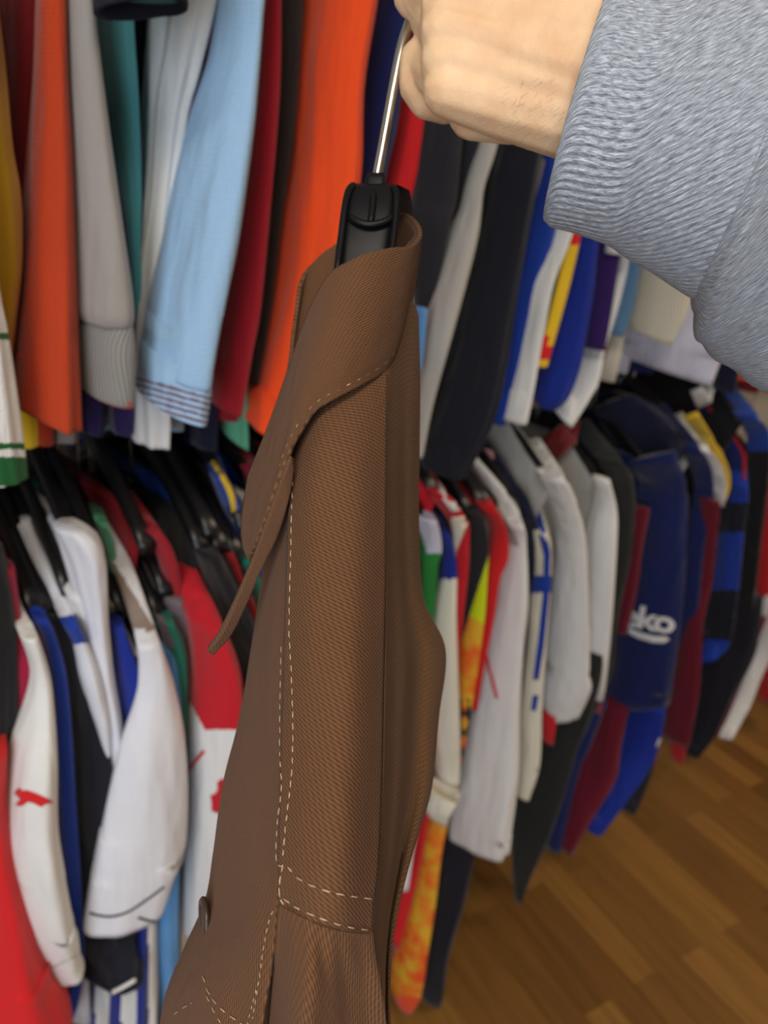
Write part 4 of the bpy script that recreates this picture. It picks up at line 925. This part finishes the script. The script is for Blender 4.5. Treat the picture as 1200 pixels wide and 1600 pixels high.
chains = [
 # palm and back of the hand
 [(702,140,.320,.0117),(790,160,.321,.0148),(900,180,.318,.0185),(1000,190,.312,.021)],
 [(699,50,.3155,.0119),(790,78,.3155,.0150),(900,110,.312,.0195),(1000,130,.306,.022)],
 [(702,-28,.316,.0120),(790,0,.314,.0150),(900,50,.311,.019),(1000,80,.306,.022)],
 [(712,-105,.321,.0115),(790,-80,.319,.0145),(900,0,.314,.018),(1000,40,.308,.021)],
 [(725,100,.330,.013),(800,110,.334,.0165),(900,120,.326,.019)],
 [(730,0,.330,.013),(800,10,.334,.016),(900,60,.326,.019)],
 [(740,-80,.332,.012),(800,-60,.334,.015),(900,0,.326,.018)],
 [(740,176,.340,.0118),(800,178,.338,.0128),(860,172,.332,.013)],
 [(1000,130,.309,.0225),(1150,180,.292,.026),(1300,240,.275,.030)],
 [(699,96,.3178,.0118),(790,120,.3182,.0150),(900,145,.315,.019)],
 [(700,12,.3157,.0120),(790,40,.3148,.0150),(900,80,.311,.019)],
 [(706,-65,.3185,.0117),(790,-40,.316,.0148),(900,25,.312,.018)],
 [(708,128,.325,.0117),(770,150,.329,.0150),(860,165,.326,.0165)],
 # little finger
 [(702,132,.322,.0108),(672,104,.339,.0102),(660,97,.343,.0106)],
 [(660,97,.343,.0106),(659,132,.344,.0106),(668,154,.346,.0092)],
 [(668,154,.346,.0092),(696,164,.350,.0084),(712,152,.348,.0078)],
 # ring finger
 [(699,52,.318,.0112),(680,36,.336,.0100),(672,30,.347,.0098)],
 [(672,30,.347,.0098),(676,44,.354,.0090),(690,54,.358,.0085)],
 [(690,54,.358,.0085),(706,62,.357,.0082),(722,58,.352,.0078)],
 # middle finger
 [(702,-30,.318,.0115),(668,-16,.332,.0108),(650,-9,.339,.0106)],
 [(650,-9,.339,.0106),(656,-16,.352,.0096),(674,-24,.360,.0088)],
 [(674,-24,.360,.0088),(698,-26,.360,.0082),(718,-32,.355,.0078)],
 # index finger
 [(698,-112,.322,.0110),(662,-160,.330,.0102),(654,-182,.336,.0096)],
 [(654,-182,.336,.0096),(660,-160,.350,.0090),(680,-138,.360,.0084)],
 [(680,-138,.360,.0084),(704,-128,.360,.0080),(722,-130,.356,.0076)],
 # thumb
 [(850,-60,.335,.0150),(780,-120,.348,.0130),(720,-150,.362,.0112)],
 [(720,-150,.362,.0112),(676,-120,.374,.0102),(650,-80,.378,.0092)],
]
hand = blob_mesh('hand', chains, skin_mat(), person)
hand['label'] = 'bare fist with curled fingers'
# fine dark hairs on the wrist
hb = bvh_of([hand]); parts = []
rnd = random.Random(3)
for i in range(70):
    px, py = rnd.uniform(790, 885), rnd.uniform(120, 245)
    p = hit(hb, px, py, .0001)
    q = hit(hb, px + rnd.uniform(-20, -2), py + rnd.uniform(4, 13), .0007)
    if p is None or q is None or (p - q).length > .01: continue
    parts.append(tube([p, (p + q) / 2 + (EYE - p).normalized() * .0003, q], [.000026, .00002, .00001], 4))
V, Fc, T = join(parts); o = link('arm_hair', V, Fc, plain('hair', (70, 52, 38), .7), person); o['kind'] = 'stuff'
# sweater sleeve
def sleeve_rings(secs, n=96, wob=0.0, ex=None):
    ax0 = U(*secs[0][:3]); ax1 = U(*secs[-1][:3]); ax = (ax1 - ax0).normalized()
    up = (-CD - ax * (-CD).dot(ax)).normalized(); sd = ax.cross(up)
    rings = []
    for i, (px, py, d, rv, rd) in enumerate(secs):
        c = U(px, py, d)
        rings.append([c + up * (rv * math.cos(q) * (1 + (ex[i] if ex else 0) * max(0, -math.cos(q)) ** 3) * (1 + wob * math.sin(5 * q + i * .9))) + sd * (rd * math.sin(q) * (1 + wob * math.sin(4 * q + i * 1.3))) for q in [2 * math.pi * k / n - math.pi / 2 for k in range(n)]])
    return rings
def interp(secs, m):
    vs = [Vector(s[:3]) for s in secs]; rs = [Vector((s[3], s[4], 0)) for s in secs]
    out = []
    for i in range(m * (len(secs) - 1) + 1):
        t = min(i / m, len(secs) - 1.0); a = cr1(vs, t); b = cr1(rs, t); out.append((a.x, a.y, a.z, b.x, b.y))
    return out
def sec(a, r, k=.78, d=None):
    d = d if d else .318 - a * .000042
    return (930 + .97 * a, 150 + .22 * a, d, r * d / F, r * d / F * k)
cuffs = [sec(6, 170), sec(-12, 184), sec(-20, 193), sec(-12, 201), sec(8, 205), sec(77, 209), sec(120, 222), sec(166, 236), sec(250, 263), sec(268, 274)]
V, Fc, T = loft(sleeve_rings(interp(cuffs, 5), wob=.004), True)
body = [sec(254, 262), sec(266, 270), sec(284, 280), sec(318, 303), sec(388, 343), sec(480, 378), sec(640, 396), sec(900, 404), sec(1200, 408)]
exl = [.0, .06, .165, .145, .09, .03, 0, 0, 0]; ex = [cr1(exl, min(i / 6, 8)) for i in range(49)]
V2, F2, T2 = loft(sleeve_rings(interp(body, 6), wob=.01, ex=ex), True)
sw = link('sweater_sleeve', V2, F2, heather('sweater_knit', .0026), person, uvs=T2)
sw['label'] = 'blue-grey heather sweater sleeve'
cf = link('cuff', V, Fc, heather('sweater_rib', .0034), sw, uvs=T)

# ------------------------------------------------------------------ light: two ceiling panels and a window behind the camera
def area(name, loc, target, sx, sy, power, col):
    d = bpy.data.lights.new(name, 'AREA'); d.shape = 'RECTANGLE'; d.size = sx; d.size_y = sy; d.energy = power; d.color = col
    o = bpy.data.objects.new(name, d); COL.objects.link(o); o.location = loc
    o.rotation_euler = (Vector(target) - Vector(loc)).to_track_quat('-Z', 'Y').to_euler(); return o
area('ceiling_lamp', (-.7, -.6, H - .03), (-.7, -.6, 0), 1.2, .4, 26, (1, .90, .76))
area('ceiling_lamp', (2.3, -.8, H - .03), (2.3, -.8, 0), 1.2, .4, 30, (1, .81, .58))
area('window_daylight', (X0 + .05, -.7, 1.35), (1.2, .5, 1.0), 1.6, 1.5, 46, (.75, .86, 1))
w = bpy.data.worlds.new('world'); SC.world = w; w.use_nodes = True
w.node_tree.nodes['Background'].inputs[0].default_value = (.5, .52, .55, 1); w.node_tree.nodes['Background'].inputs[1].default_value = .3
vs = SC.view_settings; vs.view_transform = 'Standard'; vs.look = 'None'; vs.gamma = 1; vs.use_curve_mapping = False; vs.exposure = 0.05
